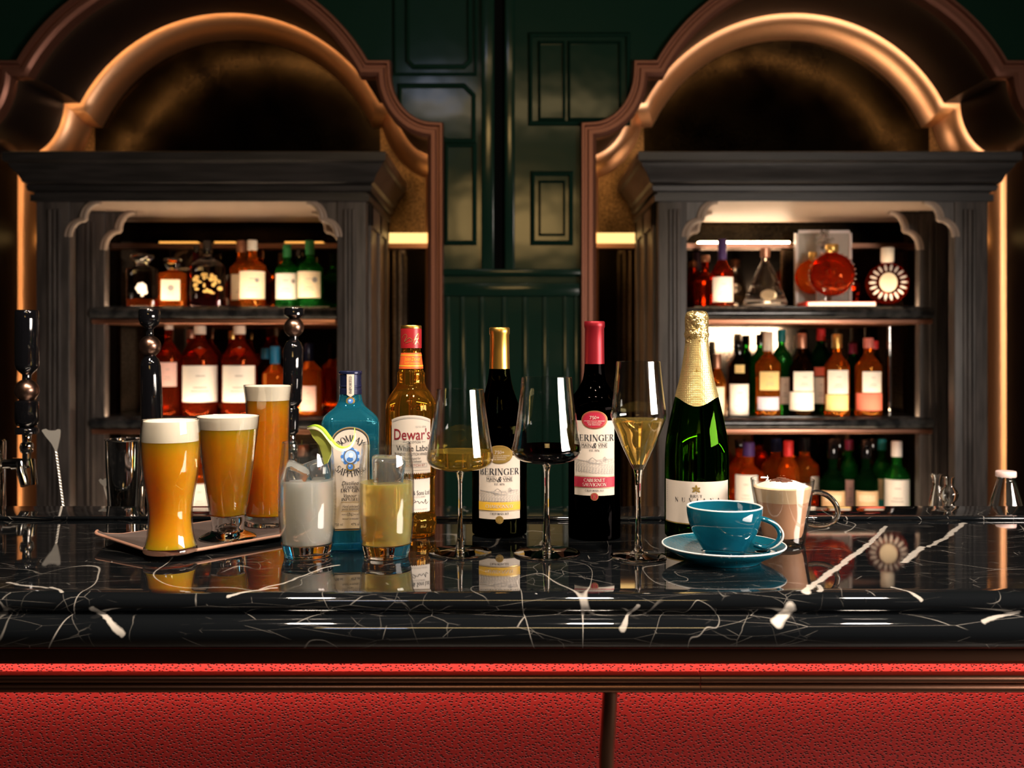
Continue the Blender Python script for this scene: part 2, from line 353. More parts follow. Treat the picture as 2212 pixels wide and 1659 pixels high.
M['mustard']=pr('mustard_print',(.66,.38,.03),.4); M['gold_ink']=pr('gold_print',(.55,.36,.12),.3,.7)
M['olive_gold']=pr('olive_gold_print',(.33,.21,.05),.35,.4)
M['blue_ink']=pr('blue_print',(.06,.19,.55),.4); M['pale_blue']=pr('pale_blue_print',(.42,.58,.85),.4); M['orange_ink']=pr('orange_red_print',(.70,.10,.02),.45)
M['white_ink']=pr('white_print',(.88,.85,.80),.5)
M['gold_foil']=pr('gold_foil_satin',(.85,.47,.10),.32,1)
M['red_foil']=pr('red_foil',(.25,.010,.018),.38,.55); M['red_cap']=pr('red_cap_print',(.28,.010,.014),.38)
def champagne_foil():
    m,t,o=nt('pale_gold_foil'); L=t.links.new; p=N(t,'BsdfPrincipled'); p.inputs['Metallic'].default_value=.85; p.inputs['Roughness'].default_value=.33; p.inputs['Base Color'].default_value=(.80,.60,.25,1); L(p.outputs[0],o.inputs[0])
    tc=N(t,'TexCoord'); v=N(t,'TexVoronoi'); v.inputs['Scale'].default_value=420; v.inputs['Randomness'].default_value=.1; L(tc.outputs['Object'],v.inputs['Vector'])
    b=N(t,'Bump'); b.inputs['Strength'].default_value=.7; b.inputs['Distance'].default_value=.0006; L(v.outputs[0],b.inputs['Height']); L(b.outputs[0],p.inputs['Normal']); return m
M['champ_foil']=champagne_foil()
M['crinkle_foil']=pr('crinkled_gold_foil',(.80,.58,.24),.28,.9,bump=(180,.9,.004))
M['navy_cap']=pr('navy_cap',(.012,.016,.05),.2,.3)
M['gin']=glass('blue_gin_glass',(.34,.74,.92),1.42,0,.20,(.03,.39,.56))
M['whisky']=glass('whisky_glass',(1,.68,.20),1.42,0,.035,(1,.45,.05))
M['dark_bottle']=glass('near_black_bottle_glass',(.030,.030,.010),1.5)
M['red_bottle']=glass('near_black_wine_glass',(.012,.010,.010),1.5)
M['green_bottle']=glass('dark_green_bottle_glass',(.10,.30,.02),1.5)

# ================================================================== SETTING
YF, YB, YCAB = 3.55, 4.10, 3.46
CEIL = 3.8
def struct(name, mb, m, parent=None, **k):
    o=mb.build(name,m,parent,**k)
    if not parent: o['kind']='structure'
    return o
b=MB(); b.box(-3.4,3.4,-2.6,4.3,-.05,0); struct('floor',b,M['floor'])
b=MB(); b.box(-3.4,3.4,-2.6,4.3,CEIL,CEIL+.05); struct('ceiling',b,M['dark'])
b=MB(); b.box(-3.45,-3.4,-2.6,4.3,0,CEIL); struct('wall_left',b,M['dark'])
b=MB(); b.box(3.4,3.45,-2.6,4.3,0,CEIL); struct('wall_right',b,M['dark'])
b=MB(); b.box(-3.4,3.4,-2.65,-2.6,0,CEIL); struct('wall_front',b,M['dark'])
# arch outline (half), measured from the arch's own centre line
def arch_half():
    zc,r=2.010,.662; zn=2.320
    a_end=math.asin((zn-zc)/r); p=[]
    for k in range(29):
        a=pi/2-(pi/2-a_end)*k/28; p.append((r*cos(a),zc+r*sin(a)))
    p.append((.649,zn))
    for k in range(1,15):
        a=pi-(-pi/2)*(-k/14)   # quarter from straight down at the notch to level at the post
        a=pi+ (pi/2)*k/14
        p.append((.8295+.1805*cos(a), zn+.213*sin(a)))
    p.append((.8295,0.0)); return p
H_=arch_half()
def outline(cx): return [(cx-x,z) for x,z in H_[::-1]]+[(cx+x,z) for x,z in H_[1:]]
CX=1.105
b=MB()
def wall_quads(b,path):
    for (x0,z0),(x1,z1) in zip(path,path[1:]):
        if x1-x0>1e-5: b.add([(x0,YF,z0),(x1,YF,z1),(x1,YF,CEIL),(x0,YF,CEIL)],[(0,1,2,3)])
for s in (-1,1): wall_quads(b,outline(s*CX))
for x0,x1 in ((-3.4,-CX-.8295),(-CX+.8295,CX-.8295),(CX+.8295,3.4)):
    b.add([(x0,YF,0),(x1,YF,0),(x1,YF,CEIL),(x0,YF,CEIL)],[(0,1,2,3)])
wall=struct('wall_back',b,M['green'])
def gx(px): return PX(px,YF)
def gz(py): return PZ(py,YF)
def moulding(pts, wdt=.016, d=.014):
    b=MB(); b.sweep([(gx(x),gz(y)) for x,y in pts],[(0,YF+.002),(0,YF-d*.6),(wdt*.3,YF-d),(wdt*.7,YF-d*.7),(wdt,YF-d*.25),(wdt,YF+.002)],closed=True)
    b.build('panel_moulding',M['green'],wall)
moulding([(885,-130),(1010,-130),(1010,130),(1000,140),(895,140),(885,130)])
moulding([(855,-150),(1024,-150),(1024,158),(855,158)],.01)
moulding([(868,190),(1000,190),(1018,208),(1018,300),(968,300),(868,250)])
moulding([(968,318),(1020,318),(1020,520),(968,520)])
moulding([(1150,80),(1352,80),(1352,262),(1150,262)])
moulding([(1168,95),(1215,95),(1215,255),(1168,255)],.01); moulding([(1232,95),(1336,95),(1336,255),(1232,255)],.01)
moulding([(1155,380),(1228,380),(1228,520),(1155,520)]); moulding([(1168,395),(1216,395),(1216,505),(1168,505)],.008)
for x0,x1 in ((1040,1068),(1090,1112)):
    b=MB(); b.bbox(gx(x0),gx(x1),YF-.022,YF+.002,gz(585),3.6,.005); b.build('batten',M['green'],wall)
b=MB(); b.box(gx(1068),gx(1090),YF-.004,YF+.001,gz(585),3.6); b.build('gap_shade_strip',pr('shadow_gap_black',(.002,.002,.002),.9,0,.05),wall)  # flat black strip paints the shade of the slot between the battens
b=MB(); b.bbox(gx(958),gx(1254),YF-.030,YF+.002,gz(596),gz(582),.004); b.build('rail',M['green'],wall)
b=MB(); b.bbox(gx(958),gx(1254),YF-.016,YF+.002,gz(640),gz(612),.004); b.build('rail',M['green'],wall)
for x in (968,1000,1042,1090,1135,1178,1222,1246):
    b=MB(); b.bbox(gx(x-6),gx(x+6),YF-.007,YF+.002,.1,gz(640),.003); b.build('batten',M['green'],wall)

# ------------------------------------------------------------------ copper arches and niches
for s,side in ((-1,'left'),(1,'right')):
    cx=s*CX; O=outline(cx)
    A=thing('arched_niche','copper-framed arched niche around the %s bottle cabinet, glowing along its rear edge'%side,'arch',(cx,YF,0))
    L=[(x-cx,z) for x,z in O]
    b=MB(); b.sweep(L,[(-.016,.034),(-.016,-.020),(-.004,-.030),(.010,-.030),(.014,-.020),(.022,-.020),(.026,-.036),(.034,-.036),(.038,-.028),(.038,.004)],m=0,flip=1)
    b.build('frame_moulding',M['frame'],A)
    b=MB(); b.sweep(L,[(0,.004),(0,.30),(0,YB-YF)]); b.build('soffit',M['dark_gloss'],A)
    D=YB-YF; b=MB(); b.sweep(L,[(.002,D-.115),(-.012,D-.113),(-.026,D-.105),(-.040,D-.090),(-.054,D-.068),(-.064,D-.042),(-.071,D-.015),(-.071,D+.004)])
    b.build('rear_moulding',M['copper_ring'],A)
    b=MB(); b.sweep(L,[(-.003,.038),(-.013,.038)]); tag(b.build('led_strip',M['led'],A),'warm LED strip hidden behind the front moulding')
    # mirror wall of the niche
    b=MB()
    for (a,c,z0,z1,mi) in ((-.86,.86,0,1.79,0),(-.86,-.575,1.79,2.9,1),(-.575,.575,1.79,2.9,2),(.575,.86,1.79,2.9,1)): b.add([(a,0,z0),(c,0,z0),(c,0,z1),(a,0,z1)],[(0,1,2,3)],mi)
    o=b.build('mirror_wall',[M['dark_mirror'],M['gold_mirror'],M['lunette_mirror']],loc=(cx,YB,0))
    tag(o,'antique mirrored wall at the back of the %s niche'%side,'mirror')
    b=MB(); b.box(-.80,.80,-.050,-.003,-.030,-.012); t=b.build('light_ledge',M['bronze'],A,loc=(0,YB-YF,1.79)); tag(t,'narrow ledge with glowing gold light strips')
    spans=((-.80,-.60,.030,0),(.60,.80,.030,0),(-.30,-.15,-.004,2),(-.08,.0,-.004,2),(.20,.35,-.004,2)) if s<0 else ((-.80,-.60,.030,0),(.60,.80,.030,0),(-.36,.0,-.004,1))  # inner spans glow in place of light reflected in the mirror
    for a,c,h,q in spans:
        b=MB(); b.box(a,c,-.046,-.010,-.012,h); tag(b.build('glowing_strip',(M['led_gold'],M['led_shelf'],M['dim_reflection'])[q],t),'glowing strip of light')

# ------------------------------------------------------------------ cabinets (left one built in place, right one mirrored)
ZS=(1.5113,1.1077,.720)
def make_cabinet(mir):
    side='right' if mir else 'left'
    cab=thing('bottle_cabinet','dark oak open bottle cabinet with moulded cornice inside the %s arch'%side,'cabinet',(0,0,0))
    def P(name,b,m,par=cab,**k): return b.build(name,m,par,mirror=mir,**k)
    x0,x1=PX(78,YCAB),PX(790,YCAB); i0,i1=PX(150,YCAB),PX(728,YCAB)
    zs=1.8635
    # cornice
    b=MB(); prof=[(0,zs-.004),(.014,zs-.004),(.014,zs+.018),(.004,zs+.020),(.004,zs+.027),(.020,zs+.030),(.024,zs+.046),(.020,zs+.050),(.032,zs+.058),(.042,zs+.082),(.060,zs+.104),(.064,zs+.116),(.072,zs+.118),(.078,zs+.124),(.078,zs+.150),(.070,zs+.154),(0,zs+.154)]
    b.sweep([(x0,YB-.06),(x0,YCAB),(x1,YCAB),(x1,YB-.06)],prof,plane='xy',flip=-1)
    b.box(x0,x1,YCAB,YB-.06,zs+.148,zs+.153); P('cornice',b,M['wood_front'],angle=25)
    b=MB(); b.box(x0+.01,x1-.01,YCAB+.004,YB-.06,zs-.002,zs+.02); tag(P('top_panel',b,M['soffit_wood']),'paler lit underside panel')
    # front stiles with flutes
    for a,c in ((x0,i0),(i1,x1)):
        b=MB(); b.bbox(a,c,YCAB,YCAB+.05,.02,zs,.003)
        wdt=c-a
        for k in (.42,.56,.70):
            xx=a+wdt*(k if a==x0 else 1-k); b.bbox(xx-.006,xx+.006,YCAB-.008,YCAB+.004,.75,zs-.03,.003)
        P('stile',b,M['wood'])
    # mid frame
    ym=3.72
    for a,c in ((PX(165,ym),PX(226,ym)),(x1-.125,x1-.022)):
        b=MB(); b.bbox(a,c,ym,ym+.04,.02,zs-.002,.003)
        for k in (.4,.6): xx=a+(c-a)*k; b.bbox(xx-.006,xx+.006,ym-.007,ym+.004,.75,zs-.04,.002)
        P('stile',b,M['wood'])
    # side walls
    b=MB(); b.box(x0,x0+.02,YCAB+.05,YB-.06,.02,zs); P('side_panel',b,M['wood'])
    b=MB(); b.box(x1-.02,x1,YCAB+.05,YB-.06,.02,zs)
    for yy in (YCAB+.06,YCAB+.30,YB-.12): b.bbox(x1-.002,x1+.010,yy,yy+.055,.02,zs-.005,.003)
    b.bbox(x1-.002,x1+.010,YCAB+.06,YB-.06,zs-.08,zs-.005,.003); P('side_panel',b,M['wood'])
    # scalloped brackets
    def bracket(xa,dirn,y,wpx,hpx):
        w_=wpx*y/F_PX; h_=hpx*y/F_PX; b=MB()
        path=[]
        for k in range(9):
            a=pi/2*k/8; path.append((w_*(1-.5*sin(a)) , -h_*.5*(1-cos(a))))
        for k in range(9):
            a=pi/2*k/8; path.append((w_*.5*(1-sin(a)), -h_*.5-h_*.5*(1-cos(a))))
        pts=[(xa+dirn*x,zs-.004+z) for x,z in path]
        # web behind the bead
        n=len(pts); vs=[]; fs=[]
        for (x,z) in pts: vs += [(x,y+.006,z),(xa,y+.006,z),(x,y+.03,z),(xa,y+.03,z)]
        for i in range(n-1):
            q=i*4; fs += [(q,q+1,q+5,q+4),(q+2,q+6,q+7,q+3),(q,q+4,q+6,q+2)]
        b.add(vs,fs,1); b.tube([(x,y+.004,z) for x,z in pts],.010,8)
        b.tube([(x-dirn*.014,y+.002,z) for x,z in pts],.005,8)
        P('bracket',b,[M['soffit_wood'],M['wood']],recalc=True)
    bracket(i0,1,YCAB,66,76); bracket(i1,-1,YCAB,66,76); bracket(PX(226,ym),1,ym,64,82); bracket(x1-.125,-1,ym,64,82)
    # shelves
    sx0,sx1=PX(193,3.70),PX(727,3.70)
    for z,th in ((ZS[0],.045),(ZS[1],.042)):
        b=MB(); r=th/2; pr_=[(YB-.012,z)]+[(3.70+r-r*sin(pi*k/10),z-r+r*cos(pi*k/10)) for k in range(11)]+[(YB-.012,z-th)]
        n=len(pr_); vs=[(x,y,zz) for x in (sx0,sx1) for y,zz in pr_]
        fs=[(k,(k+1)%n,n+(k+1)%n,n+k) for k in range(n)]+[tuple(range(n)),tuple(range(2*n-1,n-1,-1))]
        b.add(vs,fs); sh=P('shelf',b,M['shelf_marble'],angle=40); tag(sh,'black marble shelf with copper underside')
        b=MB(); b.bbox(sx0+.004,sx1-.004,3.706,YB-.015,z-th-.016,z-th+.001,.003); P('copper_trim',b,M['copper'],sh)
        b=MB(); b.bbox(sx0+.03,sx1-.03,3.7225,3.7265,z-.004,z+.004,.001); P('added_led_lip',b,M['shelf_marble'],sh)  # added lip, screens the LED strip from the camera
        b=MB(); b.box(sx0+.05,sx1-.05,3.728,3.748,z-.002,z+.0006); tag(P('led_strip',b,M['led_shelf'],sh),'LED strip set into the shelf')
    b=MB(); b.box(x0+.02,x1-.02,YCAB+.06,YB-.012,.68,ZS[2]); sh=P('shelf',b,M['shelf_marble'])
    b=MB(); b.box(i0+.05,i1-.05,3.62,3.64,ZS[2]+.0005,ZS[2]+.003); tag(P('led_strip',b,M['led_shelf'],sh),'LED strip set into the bottom shelf')
    b=MB(); b.box(x0+.02,x1-.02,YCAB+.05,YCAB+.07,.02,.68); P('base_panel',b,M['wood'])
    return cab
cabL=make_cabinet(False); cabR=make_cabinet(True)
# chrome upright on the right cabinet's middle shelf
b=MB(); xx=PX(1921,3.98); b.tube([(xx,3.98,ZS[1]),(xx,3.98,ZS[0]-.062)],.0115,16)
tag(b.build('shelf_support',M['chrome']),'polished steel upright between the right cabinet shelves','post')
# ------------------------------------------------------------------ the bar
bar=thing('bar_counter','long black marble bar counter with white veins and rounded double edge','bar',(0,0,0))
def extr(b, prof, x0,x1, m=0, nx=1, uvf=None, close=False):
    n=len(prof); vs=[]; uv=[]
    s=[0]
    for (y0,z0),(y1,z1) in zip(prof,prof[1:]): s.append(s[-1]+math.hypot(y1-y0,z1-z0))
    for i in range(nx+1):
        x=x0+(x1-x0)*i/nx
        for k,(y,z) in enumerate(prof): vs.append((x,y,z)); uv.append((x,prof[0][0]-s[k]))
    fs=[(i*n+k,i*n+k+1,(i+1)*n+k+1,(i+1)*n+k) for i in range(nx) for k in range(n-1)]
    fs += [tuple(range(n)),tuple(nx*n+k for k in range(n-1,-1,-1))]
    b.add(vs,fs,m)
    if b.uv is None: b.uv=[]
    b.uv += uv
def rel(p): return [(y,ZT+z) for y,z in p]
tier1=catmull([(1.106,0),(1.0995,-.0012),(1.0935,-.0045),(1.0905,-.0105),(1.0915,-.0165),(1.0955,-.0205)],4)
tier2=catmull([(1.0955,-.0215),(1.0865,-.0225),(1.0775,-.0265),(1.0720,-.0345),(1.0715,-.0430),(1.0750,-.0510),(1.083,-.0560),(1.094,-.0575)],4)
b=MB(); extr(b,rel([(1.56,-.02),(1.56,0),(1.40,0),(1.25,0),(1.12,0)]+tier1+tier2+[(1.30,-.0575)]),-1.5,1.5,nx=12)
top=b.build('marble_top',M['marble'],bar,angle=50)
b=MB(); extr(b,rel([(1.670,-.03)]+[(1.660+.01*cos(pi/2*k/5),-.004+.010*sin(pi/2*k/5)) for k in range(6)]+[(1.5615+.0,.006)]+[(1.5600-.0035*sin(pi*k/8),.003+.003*cos(pi*k/8)) for k in range(9)]+[(1.5605,-.02)]),-1.5,1.5,nx=4)
b.build('back_ledge',M['marble'],bar,angle=50)
b=MB(); extr(b,rel([(1.150,-.058),(1.102,-.058),(1.098,-.061),(1.098,-.073),(1.103,-.078),(1.150,-.078)]),-1.5,1.5)
tag(b.build('copper_band',M['bronze'],bar,angle=30),'dark copper band under the marble')
b=MB(); b.uv=None; b.box(-1.5,1.5,1.30,1.335,0,1.034); front=b.build('leather_front',M['leather'],bar); tag(front,'red dimpled leather front')
b=MB(); b.box(-1.5,1.5,1.335,1.655,.0,1.072); b.build('carcass',M['dark'],bar)
b=MB()
for xa,xb in ((-1.5,PX(1513,1.09)-.0004),(PX(1513,1.09)+.0004,1.5)):
    pr_=[(.010,1.0135)]+[(-.003-.0042*sin(pi*k/8),1.0093+.0042*cos(pi*k/8)) for k in range(9)]+[(-.001,1.0045)]+[(-.002-.0048*sin(pi*k/10),.9993+.0048*cos(pi*k/10)) for k in range(11)]+[(.010,.9945)]
    n=len(pr_); vs=[(x,y,z) for x in (xa,xb) for y,z in pr_]
    b.add(vs,[(k,(k+1)%n,n+(k+1)%n,n+k) for k in range(n)]+[tuple(range(n)),tuple(range(2*n-1,n-1,-1))])
rail=b.build('bar_rail',M['bronze'],bar,angle=35,loc=(0,1.095,0)); tag(rail,'dark copper double-bead rail along the red front')
xb=PX(1312,1.10)
b=MB(); b.tube(catmull([(xb+.003,.004,.997),(xb+.001,.004,.955),(xb-.001,.006,.90),(xb-.001,.006,.70),(xb-.001,.010,.50),(xb-.001,.03,.40),(xb-.001,.10,.33),(xb-.001,.206,.30)],5),.0082,18)
b.build('bracket_tube',M['bronze'],rail)
b=MB(); b.bbox(-1.5,1.5,1.675,2.06,.985,1.03,.004); b.box(-1.5,1.5,1.70,2.04,0,.985)
tag(b.build('work_counter',M['steel']),'low steel work counter hidden behind the marble ledge','counter')

# ================================================================== LETTERING
T_,t_=.16,.05
def glyph(ch):
    st=[]
    def L(x0,y0,x1,y1,w): st.append(([(x0,y0),(x1,y1)],[w,w]))
    def sf(x,y,h=.12):
        L(x-h,y+(.022 if y<.5 else -.022),x+h,y+(.022 if y<.5 else -.022),t_)
    def S(x,y0=0,y1=1,w=T_,e='bt'):
        L(x,y0,x,y1,w)
        if 'b' in e: sf(x,y0)
        if 't' in e: sf(x,y1)
    def A(cx,cy,rx,ry,a0,a1,th=T_):
        n=14; P=[];W=[]
        for k in range(n+1):
            a=R(a0+(a1-a0)*k/n); P.append((cx+(rx-th*.4)*cos(a),cy+(ry-.025)*sin(a))); W.append(t_+(th-t_)*abs(cos(a))**1.3)
        st.append((P,W))
    B,Tp=.025,.975
    if ch=='A': L(.06,0,.37,1,t_+.02);L(.37,1,.68,0,T_);L(.18,.34,.58,.34,t_);sf(.07,0);sf(.68,0);ad=.76
    elif ch=='B': S(.14);A(.33,.75,.25,.25,-90,90);A(.36,.26,.28,.26,-90,90);L(.14,Tp,.35,Tp,t_);L(.14,.5,.38,.5,t_);L(.14,B,.38,B,t_);ad=.70
    elif ch=='C': A(.42,.5,.40,.5,48,312);L(.70,.68,.70,.98,t_);ad=.78
    elif ch=='D': S(.14);A(.34,.5,.40,.5,-90,90);L(.14,Tp,.36,Tp,t_);L(.14,B,.36,B,t_);ad=.80
    elif ch in 'EF':
        S(.14);L(.14,Tp,.58,Tp,t_);L(.14,.52,.46,.52,t_);L(.57,.76,.57,1,t_);L(.45,.4,.45,.64,t_)
        if ch=='E': L(.14,B,.61,B,t_);L(.60,0,.60,.26,t_)
        ad=.68
    elif ch=='G': A(.42,.5,.40,.5,48,318);L(.70,.68,.70,.98,t_);S(.68,.06,.44,T_,'t');ad=.84
    elif ch=='H': S(.14);S(.66);L(.14,.5,.66,.5,t_);ad=.82
    elif ch=='I': S(.15);ad=.31
    elif ch=='L': S(.14);L(.14,B,.58,B,t_);L(.58,0,.58,.28,t_);ad=.64
    elif ch=='M': S(.12,w=t_);L(.12,1,.46,.05,T_);L(.46,.05,.80,1,t_);S(.82);ad=.98
    elif ch=='N': S(.12,w=t_);L(.12,1,.66,0,T_);S(.66,w=t_,e='t');ad=.80
    elif ch=='O': A(.42,.5,.40,.5,0,360);ad=.86
    elif ch=='P': S(.14);A(.33,.73,.27,.27,-90,90);L(.14,Tp,.35,Tp,t_);L(.14,.48,.35,.48,t_);ad=.64
    elif ch=='R': S(.14);A(.33,.75,.27,.25,-90,90);L(.14,Tp,.35,Tp,t_);L(.14,.5,.35,.5,t_);L(.36,.5,.66,0,T_);sf(.68,0,.09);ad=.74
    elif ch=='S': A(.31,.74,.25,.26,50,270,T_*.8);A(.31,.25,.27,.27,-140,90,T_*.9);L(.52,.72,.52,.97,t_);L(.06,.03,.06,.30,t_);ad=.62
    elif ch=='T': S(.34,e='b');L(.04,Tp,.64,Tp,t_);L(.05,.74,.05,1,t_);L(.63,.74,.63,1,t_);ad=.70
    elif ch=='U': L(.14,.3,.14,1,T_);sf(.14,1);L(.62,.3,.62,1,t_);sf(.62,1);A(.38,.32,.30,.32,180,360,.1);ad=.76
    elif ch=='V': L(.08,1,.38,0,T_);L(.38,0,.66,1,t_);sf(.09,1);sf(.66,1);ad=.74
    elif ch=='Y': L(.08,1,.36,.48,T_);L(.36,.48,.64,1,t_);S(.36,0,.48,T_,'b');sf(.09,1);sf(.64,1);ad=.72
    elif ch=='0': A(.28,.5,.26,.5,0,360,.12);ad=.58
    elif ch=='1': S(.2,e='b',w=.12);L(.2,.97,.06,.86,t_);ad=.42
    elif ch=='2': A(.28,.72,.24,.28,160,-40,.12);L(.46,.55,.06,.04,.08);L(.05,.05,.52,.05,.09);ad=.58
    elif ch==' ': ad=.34
    elif ch=='-': L(.05,.42,.35,.42,.08);ad=.4
    else: return None
    polys=[]
    for P,W in st:
        for k in range(len(P)-1):
            (x0,y0),(x1,y1)=P[k],P[k+1]
            def nrm(i):
                a=P[max(i-1,0)];c=P[min(i+1,len(P)-1)]; dx,dy=c[0]-a[0],c[1]-a[1]; l=math.hypot(dx,dy) or 1; return -dy/l,dx/l
            n0=nrm(k);n1=nrm(k+1);w0,w1=W[k]/2,W[k+1]/2
            polys.append([(x0-n0[0]*w0,y0-n0[1]*w0),(x1-n1[0]*w1,y1-n1[1]*w1),(x1+n1[0]*w1,y1+n1[1]*w1),(x0+n0[0]*w0,y0+n0[1]*w0)])
    return polys,ad
def sans(txt, shear=0, bold=0):
    cu=bpy.data.curves.new('t','FONT'); cu.body=txt; cu.size=1; cu.shear=shear; cu.resolution_u=3; cu.offset=bold
    ob=bpy.data.objects.new('t',cu); C.collection.objects.link(ob); bpy.context.view_layer.update()
    me=ob.evaluated_get(bpy.context.evaluated_depsgraph_get()).to_mesh()
    P=[[(me.vertices[i].co.x/.72,me.vertices[i].co.y/.72) for i in f.vertices] for f in me.polygons]
    bpy.data.objects.remove(ob); bpy.data.curves.remove(cu)
    xs=[p[0] for q in P for p in q] or [0]; return P,min(xs),max(xs)
class Canvas:
    def __init__(s, wrap): s.w=wrap; s.b=MB(); s.n=0
    def poly(s, pts, layer, m): s.b.add([s.w(x,y,.0002+layer*.00022) for x,y in pts],[tuple(range(len(pts)))],m)
    def strip(s, x0,x1,lo,hi,layer,m,n=32):
        vs=[]
        for k in range(n+1):
            x=x0+(x1-x0)*k/n; a=lo(x) if callable(lo) else lo; c=hi(x) if callable(hi) else hi
            vs += [s.w(x,a,.0002+layer*.00022),s.w(x,c,.0002+layer*.00022)]
        s.b.add(vs,[(2*k,2*k+2,2*k+3,2*k+1) for k in range(n)],m)
    def oval(s,cx,cy,rx,ry,layer,m,n=32,a0=0,rin=0):
        vs=[]; fs=[]; q=5
        for j in range(q+1):
            f=rin+(1-rin)*j/q
            for k in range(n): a=2*pi*k/n; vs.append(s.w(cx+rx*f*cos(a),cy+ry*f*sin(a),.0002+layer*.00022))
        for j in range(q):
            for k in range(n): k2=(k+1)%n; fs.append((j*n+k,j*n+k2,(j+1)*n+k2,(j+1)*n+k))
        s.b.add(vs,fs,m)
    def line(s,pts,wd,layer,m):
        for (x0,y0),(x1,y1) in zip(pts,pts[1:]):
            dx,dy=x1-x0,y1-y0; l=math.hypot(dx,dy) or 1; nx,ny=-dy/l*wd/2,dx/l*wd/2
            k=max(1,int(l/.004))
            for i in range(k):
                a,c=i/k,(i+1)/k
                s.poly([(x0+dx*a-nx,y0+dy*a-ny),(x0+dx*c-nx,y0+dy*c-ny),(x0+dx*c+nx,y0+dy*c+ny),(x0+dx*a+nx,y0+dy*a+ny)],layer,m)
    def text(s,txt,cx,cy,h,m,serif=True,layer=2,width=None,shear=0,bold=0,arc=None,gap=0,rot=0,fx=1):
        items=[]; x=0
        if serif:
            for ch in txt:
                g=glyph(ch)
                if g is None:
                    P,a,c=sans(ch); g=([[(u-a+.05,v) for u,v in q] for q in P],c-a+.12)
                items.append((x,g[1],g[0])); x+=g[1]+gap
            x-=gap
        else:
            P,a,c=sans(txt,shear,bold)
            if arc: pass
            items.append((0,c-a,[[(u-a,v) for u,v in q] for q in P])); x=c-a
        W=x*h*fx; kx=(width/W if width else 1)*fx
        for x0,ad,P in items:
            for q in P:
                if arc:      # arc=(radius, +1 reads over the top / -1 under the bottom)
                    r,sg=arc; mid=((x0+ad/2)-x/2)*h*kx/r
                    pts=[]
                    for u,v in q:
                        lx=(u-ad/2)*h*kx; ly=(v-.5)*h
                        if sg>0: pts.append((cx+r*sin(mid)+lx*cos(mid)+ly*sin(mid), cy+r*cos(mid)-lx*sin(mid)+ly*cos(mid)))
                        else: pts.append((cx+r*sin(mid)+lx*cos(mid)-ly*sin(mid), cy-r*cos(mid)+lx*sin(mid)+ly*cos(mid)))
                else:
                    pts=[((x0+u-x/2)*h*kx,(v-.5)*h) for u,v in q]
                    if rot: pts=[(-v,u) for u,v in pts]
                    pts=[(cx+u,cy+v) for u,v in pts]
                s.poly(pts,layer,m)
    def build(s,name,mats,parent,**k): return s.b.build(name,mats,parent,recalc=False,angle=60,**k)
def cyl(r, rot=0): return lambda x,y,d: ((r+d)*sin(x/r+rot),-(r+d)*cos(x/r+rot),y)
def flat(y0): return lambda x,y,d: (x,y0-d,y)

# ================================================================== THINGS ON THE BAR
PAL=[M[k] for k in ('paper','ink','grey_ink','red_ink','wine_red','mustard','gold_ink','olive_gold','blue_ink','pale_blue','orange_ink','white_ink','paper_white')]
(PAPER,INK,GREY,REDI,WINE,MUST,GOLD,OLIVE,BLUE,PBLUE,ORNG,WHITE,PWHITE)=range(13)
def solid(prof): # close a profile to the axis
    p=list(prof)
    if p[0][0]>1e-6: p=[(0,p[0][1])]+p
    if p[-1][0]>1e-6: p=p+[(0,p[-1][1])]
    return p
def lathe_part(name, prof, m, par, seg=56, **k):
    b=MB(); kk={q:k.pop(q) for q in ('sx','sy','pw') if q in k}; b.lathe(prof,seg,**kk); return b.build(name,m,par,**k)
def shell(outer, th, floor_z=None):
    # closed double wall: outer profile bottom->top, inner back down
    inner=[(max(r-th,.0008),z) for r,z in outer][::-1]
    return outer+[( (outer[-1][0]-th/2), outer[-1][1]+th*.45)]+inner
def fill(outer, th, z0, z1, n=14):
    # liquid profile inside the outer profile
    def rad(z):
        for (r0,a),(r1,c) in zip(outer,outer[1:]):
            if a<=z<=c and c>a: return r0+(r1-r0)*(z-a)/(c-a)
        return outer[-1][0]
    return [(max(rad(z0+(z1-z0)*k/n)-th,.001),z0+(z1-z0)*k/n) for k in range(n+1)]

